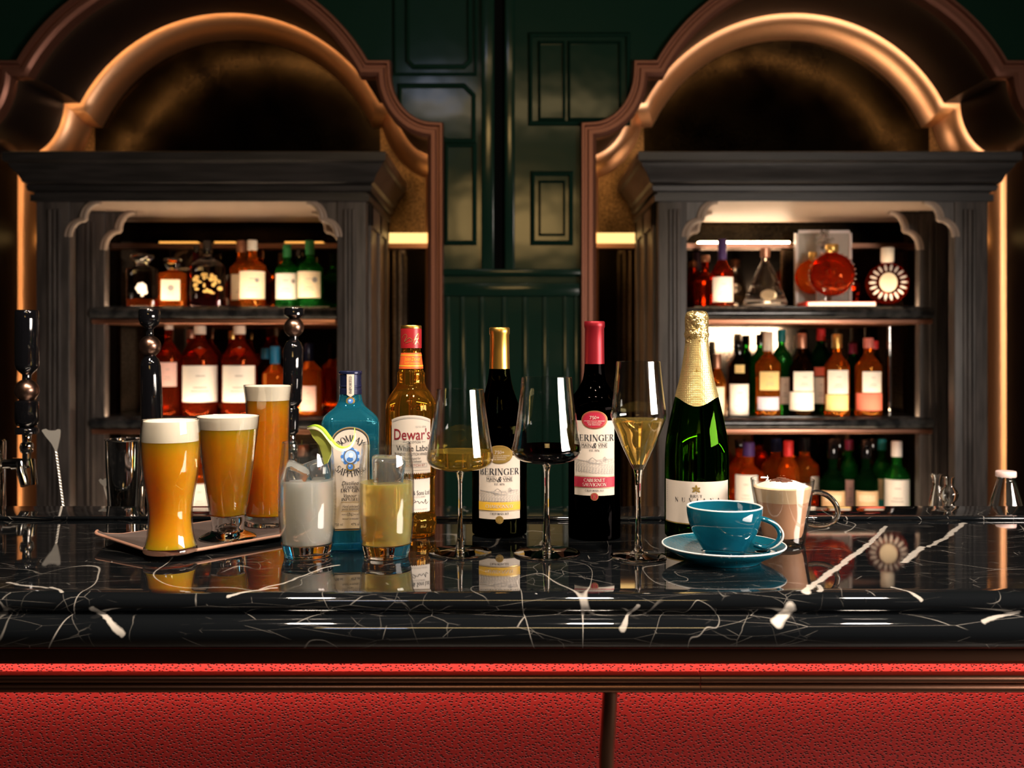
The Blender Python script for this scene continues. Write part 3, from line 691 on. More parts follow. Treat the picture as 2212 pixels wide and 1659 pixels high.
# ---- wine bottles
def wine_bottle(label,cxp,Y,cap_px,glass_px,gm,cap_m,seal,band,grape,lab):
    base=PZ(HOR+(ZC-ZT)*F_PX/Y,Y)
    o=thing('wine_bottle',label,'wine bottle',(PX(cxp,Y),Y,ZT),face(PX(cxp,Y),Y))
    g=pxprof(glass_px,Y,ZT); g=catmull(g,4)
    lathe_part('bottle_glass',solid(g[::-1]),gm,o,64)
    lathe_part('foil_capsule',solid(pxprof(cap_px,Y,ZT)[::-1]),cap_m,o,48,angle=50)
    r=max(q[0] for q in g); s=(Y-r)/F_PX
    def Zf(y): return PZ(y,Y-r)-ZT
    cv=Canvas(cyl(r)); hw=lab['hw']*s
    cv.strip(-hw,hw,Zf(lab['bot']),Zf(lab['top']),0,PAPER,44)
    oy=Zf(lab['oval']); cv.oval(0,oy,29*s,20*s,2,GOLD); cv.oval(0,oy,27.6*s,18.6*s,3,seal); cv.oval(0,oy,25.6*s,16.8*s,4,GOLD,rin=.975)
    for yy,tx,h,wd in ((-5,'750+',7.5,21),(2.5,'AWARDS WON BY BERINGER',2.6,44),(6.6,'PRIX REMPORTÉS',2.6,30),(10.6,'PAR BERINGER',2.6,26)):
        cv.text(tx,0,oy-yy*s,h*s,PAPER,serif=tx=='750+',layer=5,width=wd*s)
    y=lab['name']
    cv.text('BERINGER',0,Zf(y),14*s,INK,width=91*s,gap=.06)
    cv.text('MAIN',-17.5*s,Zf(y+16),8*s,INK,serif=False,width=22*s); cv.text('&',0,Zf(y+16),12*s,INK,serif=False,shear=.3); cv.text('VINE',18*s,Zf(y+16),8*s,INK,serif=False,width=21*s)
    for q in (-1,1): cv.line([((8 if q>0 else -29)*s,Zf(y+21.5)),((29 if q>0 else -8)*s,Zf(y+21.5))],.6*s,2,INK); cv.line([((8 if q>0 else -29)*s,Zf(y+10.5)),((29 if q>0 else -8)*s,Zf(y+10.5))],.6*s,2,INK)
    cv.text('EST. 1876',0,Zf(y+27),4.5*s,INK,width=22*s)
    # engraved vineyard: hill line, house, tree, converging rows
    d0=lab['draw']; rnd=random.Random(3)
    for k in range(4): cv.line([((-46+i*6)*s,Zf(d0+9-k*2.2-4*sin(i*.42+k*.9)*(1-k*.2))) for i in range(16)],.5*s,2,GREY)
    for k in range(14): x=-46+k*7; cv.line([(x*s,Zf(d0+11)),((x+2)*s,Zf(d0+4+3*sin(k)))],.5*s,2,GREY)
    cv.line([((a)*s,Zf(d0+c)) for a,c in ((-12,10),(-12,3),(-4,-3),(4,3),(4,10),(-12,10))],.8*s,2,GREY)
    cv.line([((a)*s,Zf(d0+c)) for a,c in ((4,4),(14,4),(16,10),(4,10))],.8*s,2,GREY)
    for k in range(26): a=rnd.random()*6.3; q=rnd.random()*6; cv.line([((24+q*cos(a))*s,Zf(d0+1+q*sin(a))),((25+q*cos(a))*s,Zf(d0+3+q*sin(a)))],.8*s,2,GREY)
    for k in range(11):
        yy=d0+12+k*1.9; n=15; ph=rnd.random()*3
        for i in range(n):
            xx=-46+i*6.4+ph; xe=min(xx+3.9,46); cv.line([(xx*s,Zf(yy+2.5*sin(xx*.04))),(xe*s,Zf(yy+2.5*sin(xe*.04)-.9))],(.55+k*.05)*s,2,GREY)
    cv.strip(-hw,hw,Zf(band[1]),Zf(band[0]),2,seal if band[2] is None else band[2],36)
    cv.strip(-hw,hw,Zf(band[0]-1.2),Zf(band[0]-2.0),2,GOLD,36); cv.strip(-hw,hw,Zf(band[1]+2.0),Zf(band[1]+1.2),2,GOLD,36)
    for (tx,yy,wd) in grape: cv.text(tx,0,Zf(yy),7.2*s,PAPER,layer=4,width=wd*s)
    cv.text('CALIFORNIA 2021',0,Zf(lab['cal']),4.6*s,INK,width=41*s)
    zy=Zf(lab['seal']); cv.oval(0,zy,8.6*s,8.6*s,2,GOLD); cv.oval(0,zy,7.6*s,7.6*s,3,seal); cv.text('B',0,zy,8*s,GOLD,layer=4)
    cv.oval(0,zy,6.6*s,6.6*s,4,GOLD,rin=.9)
    tag(cv.build('front_label',PAL,o),'cream front label with engraved vineyard')
    return o
wine_bottle('dark wine bottle with red foil and burgundy-banded cream label behind the red wine glass',1284,1.425,
    [(20.5,694),(22.3,696),(22.3,706),(20.8,710),(20.9,740),(21.6,786)],
    [(20.8,775),(21.4,790),(23,808),(27,824),(37,842),(48,857),(54,872),(56,890),(56,960),(56,1060),(56,1148),(54.5,1156),(50,1158.6),(30,1156)],M['red_bottle'],M['red_foil'],WINE,(1031,1053,None),
    [('CABERNET',1037.3,46),('SAUVIGNON',1047,52)],dict(hw=48.5,top=909,bot=1071,oval=907,name=946,draw=991,cal=1060,seal=1073))
wine_bottle('dark wine bottle with gold foil and yellow-banded cream label between the two wine glasses',1079,1.445,
    [(20,707),(22,709),(22,720),(20.6,724),(20.8,760),(22,798)],
    [(20.6,785),(22.4,800),(26,824),(33,850),(42,874),(51,898),(57,922),(59,950),(59,1020),(59,1138),(57,1146),(52,1148.6),(30,1146)],M['dark_bottle'],M['gold_foil'],OLIVE,(1085,1103,MUST),
    [('CHARDONNAY',1094,62)],dict(hw=49.5,top=985,bot=1122,oval=982,name=1019,draw=1058,cal=1110,seal=1123))

# ---- whisky bottle
Y=1.44; o=thing('whisky_bottle','clear amber whisky bottle with red screw cap and cream double label behind the pale drink','whisky bottle',(PX(888,Y),Y,ZT),face(PX(888,Y),Y))
g=catmull(pxprof([(19,748),(20.5,758),(22,775),(25,795),(27.5,803),(29.5,806),(29.5,824),(33,836),(43,850),(51,864),(54,880),(54.5,900),(54.5,1015),(53,1024),(52,1034),(52,1106),(54,1116),(54.5,1132),(52,1146),(51,1153),(46,1154.6),(25,1152)],Y,ZT),3)
lathe_part('bottle_glass',solid(g[::-1]),M['whisky'],o,64)
b=MB(); b.lathe(solid(pxprof([(21.5,703),(22.6,705),(22.6,709.5)],Y,ZT)[::-1]),48,0); b.lathe(solid(pxprof([(22.4,709.6),(22.7,712),(22.7,752)],Y,ZT)[::-1]),48,1)
r=22.7*Y/F_PX; s=(Y-r)/F_PX
cv=Canvas(cyl(r)); Zf=lambda y: PZ(y,Y-r)-ZT
for pts in ([(-22,730),(-14,722),(-9,726),(-15,738),(-4,730),(2,736),(-12,741)],[(4,742),(10,728),(17,720),(16,730),(8,744),(14,738),(20,745)],[(6,733),(18,731)]):
    cv.line([(x*s,Zf(y)) for x,y in catmull(pts,4)],1.1*s,1,2)
b.add(cv.b.v,cv.b.f,2); b.build('screw_cap',[M['gold_foil'],M['red_cap'],M['gold_ink']],o,recalc=False)
# neck band follows the cone of the neck
def cone(x,y,d):
    t=(y-(PZ(797,Y)-ZT))/((PZ(761,Y)-ZT)-(PZ(797,Y)-ZT)); rr=(26.2+(21.6-26.2)*t)*Y/F_PX; return ((rr+d)*sin(x/rr),-(rr+d)*cos(x/rr),y)
cv=Canvas(cone); s=Y/F_PX; Zf=lambda y: PZ(y,Y)-ZT
cv.strip(-38*s,38*s,Zf(796),Zf(762),0,REDI+7,30); cv.strip(-38*s,38*s,Zf(791),Zf(788.5),1,MUST,30); cv.strip(-38*s,38*s,Zf(768),Zf(766),1,MUST,30)
cv.text('John Dewar',3*s,Zf(775),8*s,MUST,serif=False,shear=.3,width=36*s); cv.text('MOST AWARDED',3*s,Zf(784.5),3.6*s,MUST,serif=False,width=36*s)
cv.build('neck_label',PAL,o)
r=54.5*Y/F_PX; s=(Y-r)/F_PX; Zf=lambda y: PZ(y,Y-r)-ZT
cv=Canvas(cyl(r))
def top(x): return Zf(897+10*(abs(x)/(46*s))**2)
def scal(x): return Zf(1023+1.8*sin(x/s*1.5))
cv.strip(-47*s,47*s,scal,top,0,PAPER,90)
cv.strip(-44*s,44*s,lambda x:top(x)-7*s,lambda x:top(x)-6*s,1,GREY,40); cv.strip(-44*s,44*s,lambda x:top(x)-4.5*s,lambda x:top(x)-4*s,1,GREY,40)
cv.text("ESTD 1846",22*s,Zf(922),4.2*s,GREY,serif=False,width=24*s)
cv.text("Dewar's",3*s,Zf(938),24*s,REDI,serif=False,width=84*s,bold=.008)
cv.line([(-18*s,Zf(955)),(-9*s,Zf(955))],.8*s,2,INK); cv.line([(23*s,Zf(955)),(32*s,Zf(955))],.8*s,2,INK)
cv.text('SCOTCH',7*s,Zf(955),5.2*s,INK,serif=False,width=27*s)
cv.text('White Label',4*s,Zf(968),13*s,INK,serif=False,width=74*s)
cv.text('BLENDED SCOTCH WHISKY',3*s,Zf(981),6*s,INK,serif=False,width=80*s)
cv.text('Double Aged for',2*s,Zf(990),5.4*s,INK,serif=False,shear=.3,width=38*s); cv.text('Extra Smoothness',2*s,Zf(996.5),5.4*s,INK,serif=False,shear=.3,width=42*s)
cv.line([(x*s,Zf(y)) for x,y in ((-30,1001.5),(36,1001.5),(36,1009.5),(-30,1009.5),(-30,1001.5))],.7*s,2,GREY)
cv.text('N° SCOTCH 07',4*s,Zf(1005.5),4.6*s,REDI,serif=False,width=54*s)
cv.strip(-44*s,44*s,Zf(1016.6),Zf(1016),1,GREY,30)
tag(cv.build('front_label',PAL,o),'large cream front label with scalloped lower edge')
r=52.2*Y/F_PX; s=(Y-r)/F_PX; Zf=lambda y: PZ(y,Y-r)-ZT; cv=Canvas(cyl(r))
cv.strip(-46*s,46*s,lambda x:Zf(1107+1.2*sin(x/s*1.5)),lambda x:Zf(1035+1.2*sin(x/s*1.5)),0,PWHITE,90)
for pts in ([(-8,1046),(-5,1041),(-2,1044),(-4,1048),(-1,1053),(-6,1057)],[(-5,1049),(-9,1053)],[(-3,1043),(1,1041)]): cv.line([(x*s,Zf(y)) for x,y in catmull(pts,3)],2*s,2,INK)
cv.text('John Dewar & Sons Ltd',0,Zf(1065),10*s,INK,serif=False,width=86*s)
cv.text('GLASGOW · SCOTLAND',2*s,Zf(1074),3.8*s,GREY,serif=False,width=60*s)
cv.line([(x*s,Zf(y)) for x,y in catmull([(-2,1092),(6,1080),(9,1084),(2,1089),(14,1083),(18,1088),(23,1084),(28,1088),(33,1080),(34,1090),(40,1086)],4)],1.0*s,2,INK)
cv.text('BOTTLED IN SCOTLAND',4*s,Zf(1101),3.2*s,GREY,serif=False,width=66*s)
cv.build('lower_label',PAL,o)
# embossed monogram on the shoulder
b=MB(); r=.0352
for pts in ([(-7,852),(0,846),(7,852),(2,860),(-6,866),(-3,876),(5,880),(10,872)],[(0,842),(0,886)],[(-10,868),(-4,862),(6,858),(12,864)]):
    P=catmull(pts,4); q=[]
    for x,y in P:
        z=PZ(y,Y-.03)-ZT
        rr=min(.0352,max(.023,.023+.0122*max(0,(PZ(846,Y)-ZT-z))/.018)); a=x*.00064/rr; q.append((rr*sin(a),-rr*cos(a)-.0002,z))
    b.tube(q,.0007,6)
b.build('embossed_monogram',M['whisky'],o)

# ---- gin bottle (square, blue)
Y=1.355; o=thing('gin_bottle','pale blue square-shouldered gin bottle with navy cap behind the lime drink','gin bottle',(PX(757,Y),Y,ZT),face(PX(757,Y),Y))
g=pxprof([(22,846),(24,858),(27,870),(34,880),(48,892),(57,902),(60.5,910),(61,920),(60.5,960),(60.5,1100),(60.5,1168),(58,1176),(54,1178.5),(30,1176)],Y,ZT); g=catmull(g,4)
b=MB()
for part in (0,): 
    prof=solid(g[::-1])
    # square lower body easing to a round neck
    vs=[];rings=[]
    for r_,z in prof:
        if r_<1e-6: rings.append([len(vs)]); vs.append((0,0,z)); continue
        t=min(1,max(0,(r_*F_PX/Y-26)/26)); pw=2+4*t; sy=1-.10*t; ids=[]
        for k in range(72):
            a=2*pi*k/72; ca,sa=cos(a),sin(a); q=(abs(ca)**pw+abs(sa)**pw)**(-1/pw); ids.append(len(vs)); vs.append((r_*ca*q,r_*sa*q*sy,z))
        rings.append(ids)
    fs=[]
    for A_,B_ in zip(rings,rings[1:]):
        for k in range(72):
            k2=(k+1)%72
            if len(A_)==1: fs.append((A_[0],B_[k2],B_[k]))
            elif len(B_)==1: fs.append((A_[k],A_[k2],B_[0]))
            else: fs.append((A_[k],A_[k2],B_[k2],B_[k]))
    b.add(vs,fs)
b.build('bottle_glass',M['gin'],o)
lathe_part('screw_cap',solid(pxprof([(23.5,801),(25.2,803),(25.2,807),(23.6,809),(23.6,832),(24.4,833),(24.4,835),(23.4,836),(23.4,839),(24.4,840),(24.4,851),(23,852)],Y,ZT)[::-1]),M['navy_cap'],o,40)
yf=-(60.5*.9)*Y/F_PX; s=(Y+yf)/F_PX; Zf=lambda y: PZ(y,Y+yf)-ZT
cv=Canvas(flat(yf-.0004))
def arch(hw,yb,yt): return lambda x: Zf(yb-(yb-yt)*math.sqrt(max(0,1-(x/(hw*s))**2)))
cv.strip(-41*s,41*s,Zf(1146),arch(41,955,922),0,GREY,48); cv.strip(-40*s,40*s,Zf(1145),arch(40,955,923),1,GOLD,48); cv.strip(-38.6*s,38.6*s,Zf(1143.5),arch(38.6,956,925),2,INK,48); cv.strip(-36.5*s,36.5*s,Zf(1141.5),arch(36.5,957,928),3,PAPER,48)
cx0=0*s; cy=Zf(986)
cv.text('BOMBAY',cx0,Zf(978),14*s,INK,layer=5,arc=(31*s,1),width=62*s); cv.text('SAPPHIRE',cx0,Zf(985),14*s,INK,layer=5,arc=(37*s,-1),width=66*s)
# medallion
for a in range(14):
    an=2*pi*a/14; cv.oval(17*s*cos(an),cy+16*s*sin(an),4.2*s,4.2*s,4,BLUE if a%2 else PBLUE,n=10)
cv.oval(0,cy,16*s,17*s,5,BLUE); cv.oval(0,cy,13.5*s,15*s,6,GOLD); cv.oval(0,cy,12.2*s,13.6*s,7,PBLUE)
cv.oval(1*s,cy+2.5*s,4.5*s,5.5*s,8,WHITE,n=16); cv.oval(-1*s,cy-6*s,7*s,5*s,8,BLUE,n=16)
cv.oval(0,Zf(1008),9*s,9*s,6,OLIVE,n=16); cv.oval(0,Zf(1008),6*s,6*s,7,BLUE,n=16); cv.oval(-1.5*s,Zf(1006),2.2*s,2.2*s,8,PBLUE,n=10)
y0=1043
for tx,yy,h,wd,se,sh in (('Distilled',1043,9,37,0,.35),('LONDON',1052,5.4,32,1,0),('DRY GIN',1059,8,41,1,0),('Vapour',1070,8,28,0,.35),('INFUSED',1078.5,6,38,1,0),
                   ('Hand selected',1093,6,34,0,.4),('exotic botanicals',1099,6,36,0,.4),('1761',1111,7,13,1,0),('PRODUCT OF ENGLAND',1120.5,3.6,34,0,0)):
    cv.text(tx,0,Zf(yy),h*s,INK,serif=bool(se),layer=5,width=wd*s,shear=sh)
cv.text('FROM A',-13*s,Zf(1111),2.8*s,INK,serif=False,layer=5,width=11*s); cv.text('RECIPE',13*s,Zf(1111),2.8*s,INK,serif=False,layer=5,width=11*s)
cv.text('750 ml',-25*s,Zf(1132),5.6*s,INK,serif=False,layer=5,width=17*s); cv.text('47% alc./vol.',18*s,Zf(1132),5.6*s,INK,serif=False,layer=5,width=33*s)
for yy in (1084.5,1104): cv.line([(-20*s,Zf(yy)),(20*s,Zf(yy))],.9*s,5,OLIVE)
tag(cv.build('front_label',PAL,o),'cream arched label with blue medallion')
r=24.4*Y/F_PX; s=(Y-r)/F_PX; Zf=lambda y: PZ(y,Y-r)-ZT; cv=Canvas(cyl(r+.0003))
def tip(x): return Zf(859-abs(x/s)*.7)
cv.strip(-8.5*s,8.5*s,tip,Zf(808),0,INK,12); cv.strip(-7.8*s,7.8*s,lambda x:tip(x)+1*s,Zf(808.6),1,PAPER,12); cv.text('IMPORTED',0,Zf(831),5.2*s,INK,layer=3,width=38*s,rot=1)
cv.oval(0,Zf(866),9*s,9*s,5,OLIVE,n=18); cv.oval(0,Zf(866),5.5*s,5.5*s,7,BLUE,n=14); cv.oval(-1*s,Zf(865),2.4*s,2.4*s,8,PBLUE,n=10)
cv.build('neck_tag',PAL,o)

# ---- sparkling wine
Y=1.42; o=thing('sparkling_wine_bottle','dark green sparkling wine bottle with gold foil neck behind the blue coffee cup','sparkling wine bottle',(PX(1505,Y),Y,ZT),face(PX(1505,Y),Y))
g=catmull(pxprof([(24,740),(27,765),(32,798),(38,826),(45,852),(52,880),(59,912),(65,945),(68,980),(68.5,1020),(68.5,1140),(66.5,1153),(60,1158.5),(30,1150)],Y,ZT),4)
lathe_part('bottle_glass',solid(g[::-1]),M['green_bottle'],o,72)
def rad_px(y):
    q=[(23.5,726),(24,740),(27,765),(32,798),(38,826),(45,852),(52,880),(59,912)]
    for (a,c),(d,e) in zip(q,q[1:]):
        if c<=y<=e: return a+(d-a)*(y-c)/(e-c)
    return 24
b=MB(); vs=[];fs=[];n=72;m_=24; sc=Y/F_PX
for i in range(m_+1):
    for k in range(n):
        a=2*pi*k/n; end=856+17*max(0,cos(a))**4+6*max(0,cos(a+pi))**3+2*cos(a)
        y=728+(end-728)*i/m_; r=(rad_px(y)+.7)*sc; vs.append((r*sin(a),-r*cos(a),PZ(y,Y)-ZT))
for i in range(m_):
    for k in range(n): k2=(k+1)%n; fs.append((i*n+k,i*n+k2,(i+1)*n+k2,(i+1)*n+k))
b.add(vs,fs,0)
s_=Y/F_PX; sa=MB()
zz=PZ(801,Y)-ZT; rr=(rad_px(801)+1.1)*sc
for k in range(4):
    a=pi/2*k; L_=9 if k%2 else 11
    b.add([((L_*cos(a))*s_*.9,-rr,zz+L_*sin(a)*s_),((1.6*cos(a+.8))*s_,-rr,zz+1.6*sin(a+.8)*s_),(0,-rr-.0002,zz),((1.6*cos(a-.8))*s_,-rr,zz+1.6*sin(a-.8)*s_)],[(0,1,2,3)],1)
b.build('neck_foil',[M['champ_foil'],M['olive_gold']],o,recalc=False)
b=MB(); rnd=random.Random(5); n=64; prof=pxprof([(0,672),(12,672.5),(20,674.5),(24,679),(25,688),(24.6,700),(24.4,712),(25.2,718),(26.6,722),(26,727),(24.6,730),(24.4,737),(25,739)],Y,ZT)
vs=[];rings=[]
for r_,z in prof:
    if r_<1e-6: rings.append([len(vs)]); vs.append((0,0,z)); continue
    ids=[]
    for k in range(n):
        a=2*pi*k/n; w_=1+.035*sin(9*a+z*300)*sin(5*a-z*500)+.02*(rnd.random()-.5); ids.append(len(vs)); vs.append((r_*w_*cos(a),r_*w_*sin(a),z+.0008*sin(7*a)))
    rings.append(ids)
fs=[]
for A_,B_ in zip(rings,rings[1:]):
    for k in range(n):
        k2=(k+1)%n
        fs.append((A_[0],B_[k],B_[k2]) if len(A_)==1 else (A_[k],B_[k],B_[k2],A_[k2]))
b.add(vs,fs); b.build('cork_foil',M['crinkle_foil'],o)
r=68.5*Y/F_PX; s=(Y-r)/F_PX; Zf=lambda y: PZ(y,Y-r)-ZT; cv=Canvas(cyl(r))
cv.strip(-88*s,88*s,Zf(1132),Zf(1041),0,PAPER,60); cv.strip(-88*s,88*s,Zf(1134),Zf(1131.6),1,GOLD,60)
lx,ly=-1*s,Zf(1057)
for k in range(5):
    a=pi/2+(k-2)*1.05; pts=[(lx,ly-2*s)]
    for q,rr in ((-.42,6),(-.2,8),(0,11.5 if k==2 else 10),(.2,8),(.42,6)): pts.append((lx+rr*s*cos(a+q),ly-1*s+rr*s*sin(a+q)))
    cv.poly(pts,2,OLIVE)
cv.line([(lx,ly-2*s),(lx+.8*s,ly-10*s)],1.1*s,2,OLIVE)
cv.text('BRUT',-1*s,Zf(1072),6*s,INK,width=26*s,gap=.15); cv.text('NUVIANA',2*s,Zf(1081.5),9.5*s,INK,width=104*s,gap=.75)
cv.text('CAVA',0,Zf(1094),3.6*s,GOLD,serif=False,width=20*s)
for k in range(9): cv.line([(-79*s,Zf(1050+k*5)),(-76*s,Zf(1048+k*5))],.9*s,2,GREY)
tag(cv.build('front_label',PAL,o),'cream wrap label with small brown leaf')

# ---- stemware
def stem_glass(name,label,cxp,Y,bowl,stem,foot,wine_m,wine_y,bottom_y,wname,th=.0011):
    o=thing(name,label,'glass',(PX(cxp,Y),Y,ZT))
    bw=catmull(pxprof(bowl,Y,ZT)[::-1],4)
    outer=bw; inner=[(max(r-th,0.0),z+(th*1.6 if r<.02 else .0004)) for r,z in bw]
    inner=[(r,z) for r,z in inner]
    prof=[(0,outer[0][1])]+outer+inner[::-1]; prof[-1]=(0,inner[0][1])
    lathe_part('bowl',prof,M['thin'],o,72)
    st=catmull(pxprof(stem,Y,ZT),4)[::-1]
    lathe_part('stem',solid(st),M['glass'],o,28)
    ft=catmull(pxprof(foot,Y,ZT),4); ft=[(ft[0][0],ft[0][1])]+ft[1:]
    Rf=ft[-1][0]; up_=[(r,max(z,.0030+.0045*(1-r/Rf))) for r,z in ft if r<Rf-.0012]
    fp=[(0,.0012),(Rf*.5,.0010),(Rf-.004,.0004),(Rf-.0014,.0003),(Rf-.0003,.0010),(Rf,.0018),(Rf-.0004,.0027),(Rf-.0013,.0030)]+up_[::-1]+[(0,up_[0][1])]
    lathe_part('foot',fp,M['glass'],o,72)
    # wine
    zt=PZ(wine_y,Y)-ZT; z0=PZ(bottom_y,Y)-ZT+.0022
    L=[]
    for k in range(21):
        z=z0+(zt-z0)*(k/20)**1.5
        rr=0
        for (r0,a),(r1,c) in zip(bw,bw[1:]):
            if min(a,c)<=z<=max(a,c) and abs(c-a)>1e-9: rr=max(rr,r0+(r1-r0)*(z-a)/(c-a))
        L.append((max(rr-th-.0005,.0006),z))
    b=MB(); b.lathe([(0,z0-.0002)]+L+[(0,zt)],72); b.build(wname,wine_m,o)
    return o
stem_glass('white_wine_glass','angular wine glass with a little pale yellow white wine',994,1.31,
    [(51,841),(54,868),(59,905),(64.5,940),(69.5,968),(72,984),(71,995),(63,1006),(46,1013),(22,1018),(8,1020)],
    [(9,1019),(6.5,1030),(4.6,1045),(4.4,1080),(5.4,1125),(7,1160),(9.5,1182),(11,1186)],[(9,1183),(16,1187),(32,1190),(52,1193),(66,1195),(69.5,1196.2),(69,1198)],M['white_wine'],974,1017,'white_wine')
stem_glass('red_wine_glass','wide angular wine glass holding dark red wine',1181,1.305,
    [(54.5,815),(57,842),(61.5,880),(67,920),(72,950),(75,966),(74.5,976),(66,989),(48,997),(24,1002),(9,1004)],
    [(10,1003),(7,1014),(5.6,1030),(5.4,1070),(6.4,1115),(8,1155),(10,1180),(12,1186)],[(10,1183),(18,1187.5),(34,1191),(55,1194.5),(69,1196.5),(73,1197.6),(72.5,1199.6)],M['red_wine'],962,1001,'red_wine')
fl=stem_glass('champagne_flute','tall tulip flute of sparkling wine beside the gold-necked bottle',1379,1.285,
    [(47,781),(49.5,808),(53,840),(57,872),(59.5,890),(59,902),(53,920),(45,940),(36,962),(26,984),(17,1002),(10,1016)],
    [(11,1014),(8,1030),(6,1055),(5.4,1095),(6.2,1145),(8.5,1178),(11,1190)],[(9,1187),(15,1192),(28,1196.5),(44,1200.5),(57,1203),(61,1204.4),(60.5,1206)],M['champ'],905,1006,'sparkling_wine')
# bubbles in the flute
rnd=random.Random(8)
b=MB()
for k in range(46):
    t=rnd.random(); y=908+80*t; rmax=(55-44*t)*.8; a=rnd.random()*6.28; q=math.sqrt(rnd.random())*rmax*1.285/F_PX
    rb=.00045+.0004*rnd.random(); z=PZ(y,1.285)-ZT
    b.lathe([(0,-rb),(rb*.7,-rb*.7),(rb,0),(rb*.7,rb*.7),(0,rb)],6,0,(q*cos(a),q*sin(a),z))
tag(b.build('bubbles',M['thin'],fl),kind='stuff')

# ---- tumblers
def tumbler(label,cxp,Y,wall,inner_y,liq_m,liq_y,lname):
    o=thing('tumbler',label,'glass',(PX(cxp,Y),Y,ZT))
    ow=catmull(pxprof(wall,Y,ZT)[::-1],4); zi=PZ(inner_y,Y)-ZT; th=.0013
    up=[p for p in ow if p[1]>=zi]; lowp=[p for p in ow if p[1]<zi]
    lathe_part('glass_base',[(0,.0008),(lowp[0][0]-.004,.0006)]+lowp+[(up[0][0],zi-.0003),(up[0][0]*.75,zi-.0012),(0,zi-.0018)],M['glass'],o,64)
    lathe_part('glass_wall',up+[(up[-1][0]-th/2,up[-1][1]+.0006)]+[(r-th,z) for r,z in up[::-1]]+[up[0]],M['thin'],o,72)
    zt=PZ(liq_y,Y)-ZT; lq=fill(ow,th+.0005,zi+.0004,zt)
    lathe_part(lname,[(0,zi+.0002)]+lq+[(0,zt)],liq_m,o,64)
    return o
tl=tumbler('barrel-shaped tumbler of cloudy clear tonic and ice, lime twist on its rim',664,1.295,
    [(54,955),(55.5,978),(58.5,1005),(61,1040),(62,1075),(61.5,1110),(59,1145),(54.5,1175),(50,1192),(49,1199),(46,1200)],1171,M['tonic'],1036,'tonic_water')
tg=tumbler('barrel-shaped tumbler of pale golden drink and ice, before the whisky bottle',834.5,1.292,
    [(53,957),(54.5,980),(57.5,1006),(59.8,1040),(60,1075),(59.4,1110),(57.5,1145),(53.5,1176),(49,1193),(48,1200),(45,1201)],1172,M['ginger'],1041,'golden_drink')
def ice(label,cxp,y,Y,sz,rot,dy=0):
    bm=bmesh.new(); bmesh.ops.create_cube(bm,size=1); bmesh.ops.bevel(bm,geom=bm.edges[:],offset=.16,segments=3,profile=.5,affect='EDGES')
    import mathutils
    rm=mathutils.Euler(rot).to_matrix(); rnd=random.Random(int(cxp*7+y)); 
    for v in bm.verts:
        c=v.co.copy(); c.x*=1+.12*c.z; c.y*=1-.1*c.x; n=.04*mathutils.noise.noise(c*2.3+mathutils.Vector((cxp,y,0))); v.co=rm@(c*(sz*(1+n)))
    bm.verts.index_update(); b=MB(); b.add([v.co[:] for v in bm.verts],[[v.index for v in f.verts] for f in bm.faces]); bm.free()
    return tag(b.build('ice_cube',M['ice'],None,loc=(PX(cxp,Y),Y+dy,PZ(y,Y))),label,'ice cube','ice cubes in the tumblers')
ice('clear ice cube at the left, tilted, poking out of the cloudy tonic',640,1026,1.295,.029,(.25,.4,.3),-.010)
ice('clear ice cube at the right, taller, poking out of the cloudy tonic',680,1020,1.295,.029,(-.15,-.3,.5),.012)
ice('clear ice cube poking out of the pale golden drink',838,1018,1.292,.038,(.08,.06,.25))
# lime twist on the rim of the tonic
Yl=1.275; o=thing('lime_twist','curled green lime slice hooked on the rim of the tonic tumbler','lime garnish',(PX(690,Yl),Yl,PZ(955,Yl)))
def lp(x,y,d=0): return (PX(x,Yl+d)-PX(690,Yl),d,PZ(y,Yl+d)-PZ(955,Yl))
path=catmull([lp(664,924,.0),lp(681,921,-.004),lp(697,928,-.008),(lp(711,945,-.011)),lp(725,962,-.012),lp(742,969,-.010),lp(758,962,-.004),lp(766,945,.004),lp(766,926,.010)],5)
b=MB(); n=len(path)
def ribbon(path,w,th,m):
    vs=[];fs=[]; n=len(path)
    for i,p in enumerate(path):
        a=path[max(i-1,0)]; c=path[min(i+1,n-1)]; dx,dz=c[0]-a[0],c[2]-a[2]; l=math.hypot(dx,dz) or 1; nx,nz=-dz/l,dx/l
        tp=min(1,(i+1.5)/5,(n-i+.5)/9)
        for (q,e) in ((-th/2,-w/2),(th/2,-w/2),(th/2,w/2),(-th/2,w/2)): vs.append((p[0]+nx*q*tp,p[1]+e*tp,p[2]+nz*q*tp))
    for i in range(n-1):
        for k in range(4): k2=(k+1)%4; fs.append((i*4+k,i*4+k2,(i+1)*4+k2,(i+1)*4+k))
    fs += [(0,1,2,3),((n-1)*4+3,(n-1)*4+2,(n-1)*4+1,(n-1)*4)]; return vs,fs
off=[(p[0],p[1],p[2]+.0012) for p in path]
vs,fs=ribbon(off,.013,.0016,0); b.add(vs,fs); b.build('peel',M['lime_peel'],o)
b=MB(); vs,fs=ribbon([(p[0],p[1]-.0006,p[2]-.0012) for p in path],.0122,.0034,0); b.add(vs,fs); b.build('pith',M['lime_pith'],o)
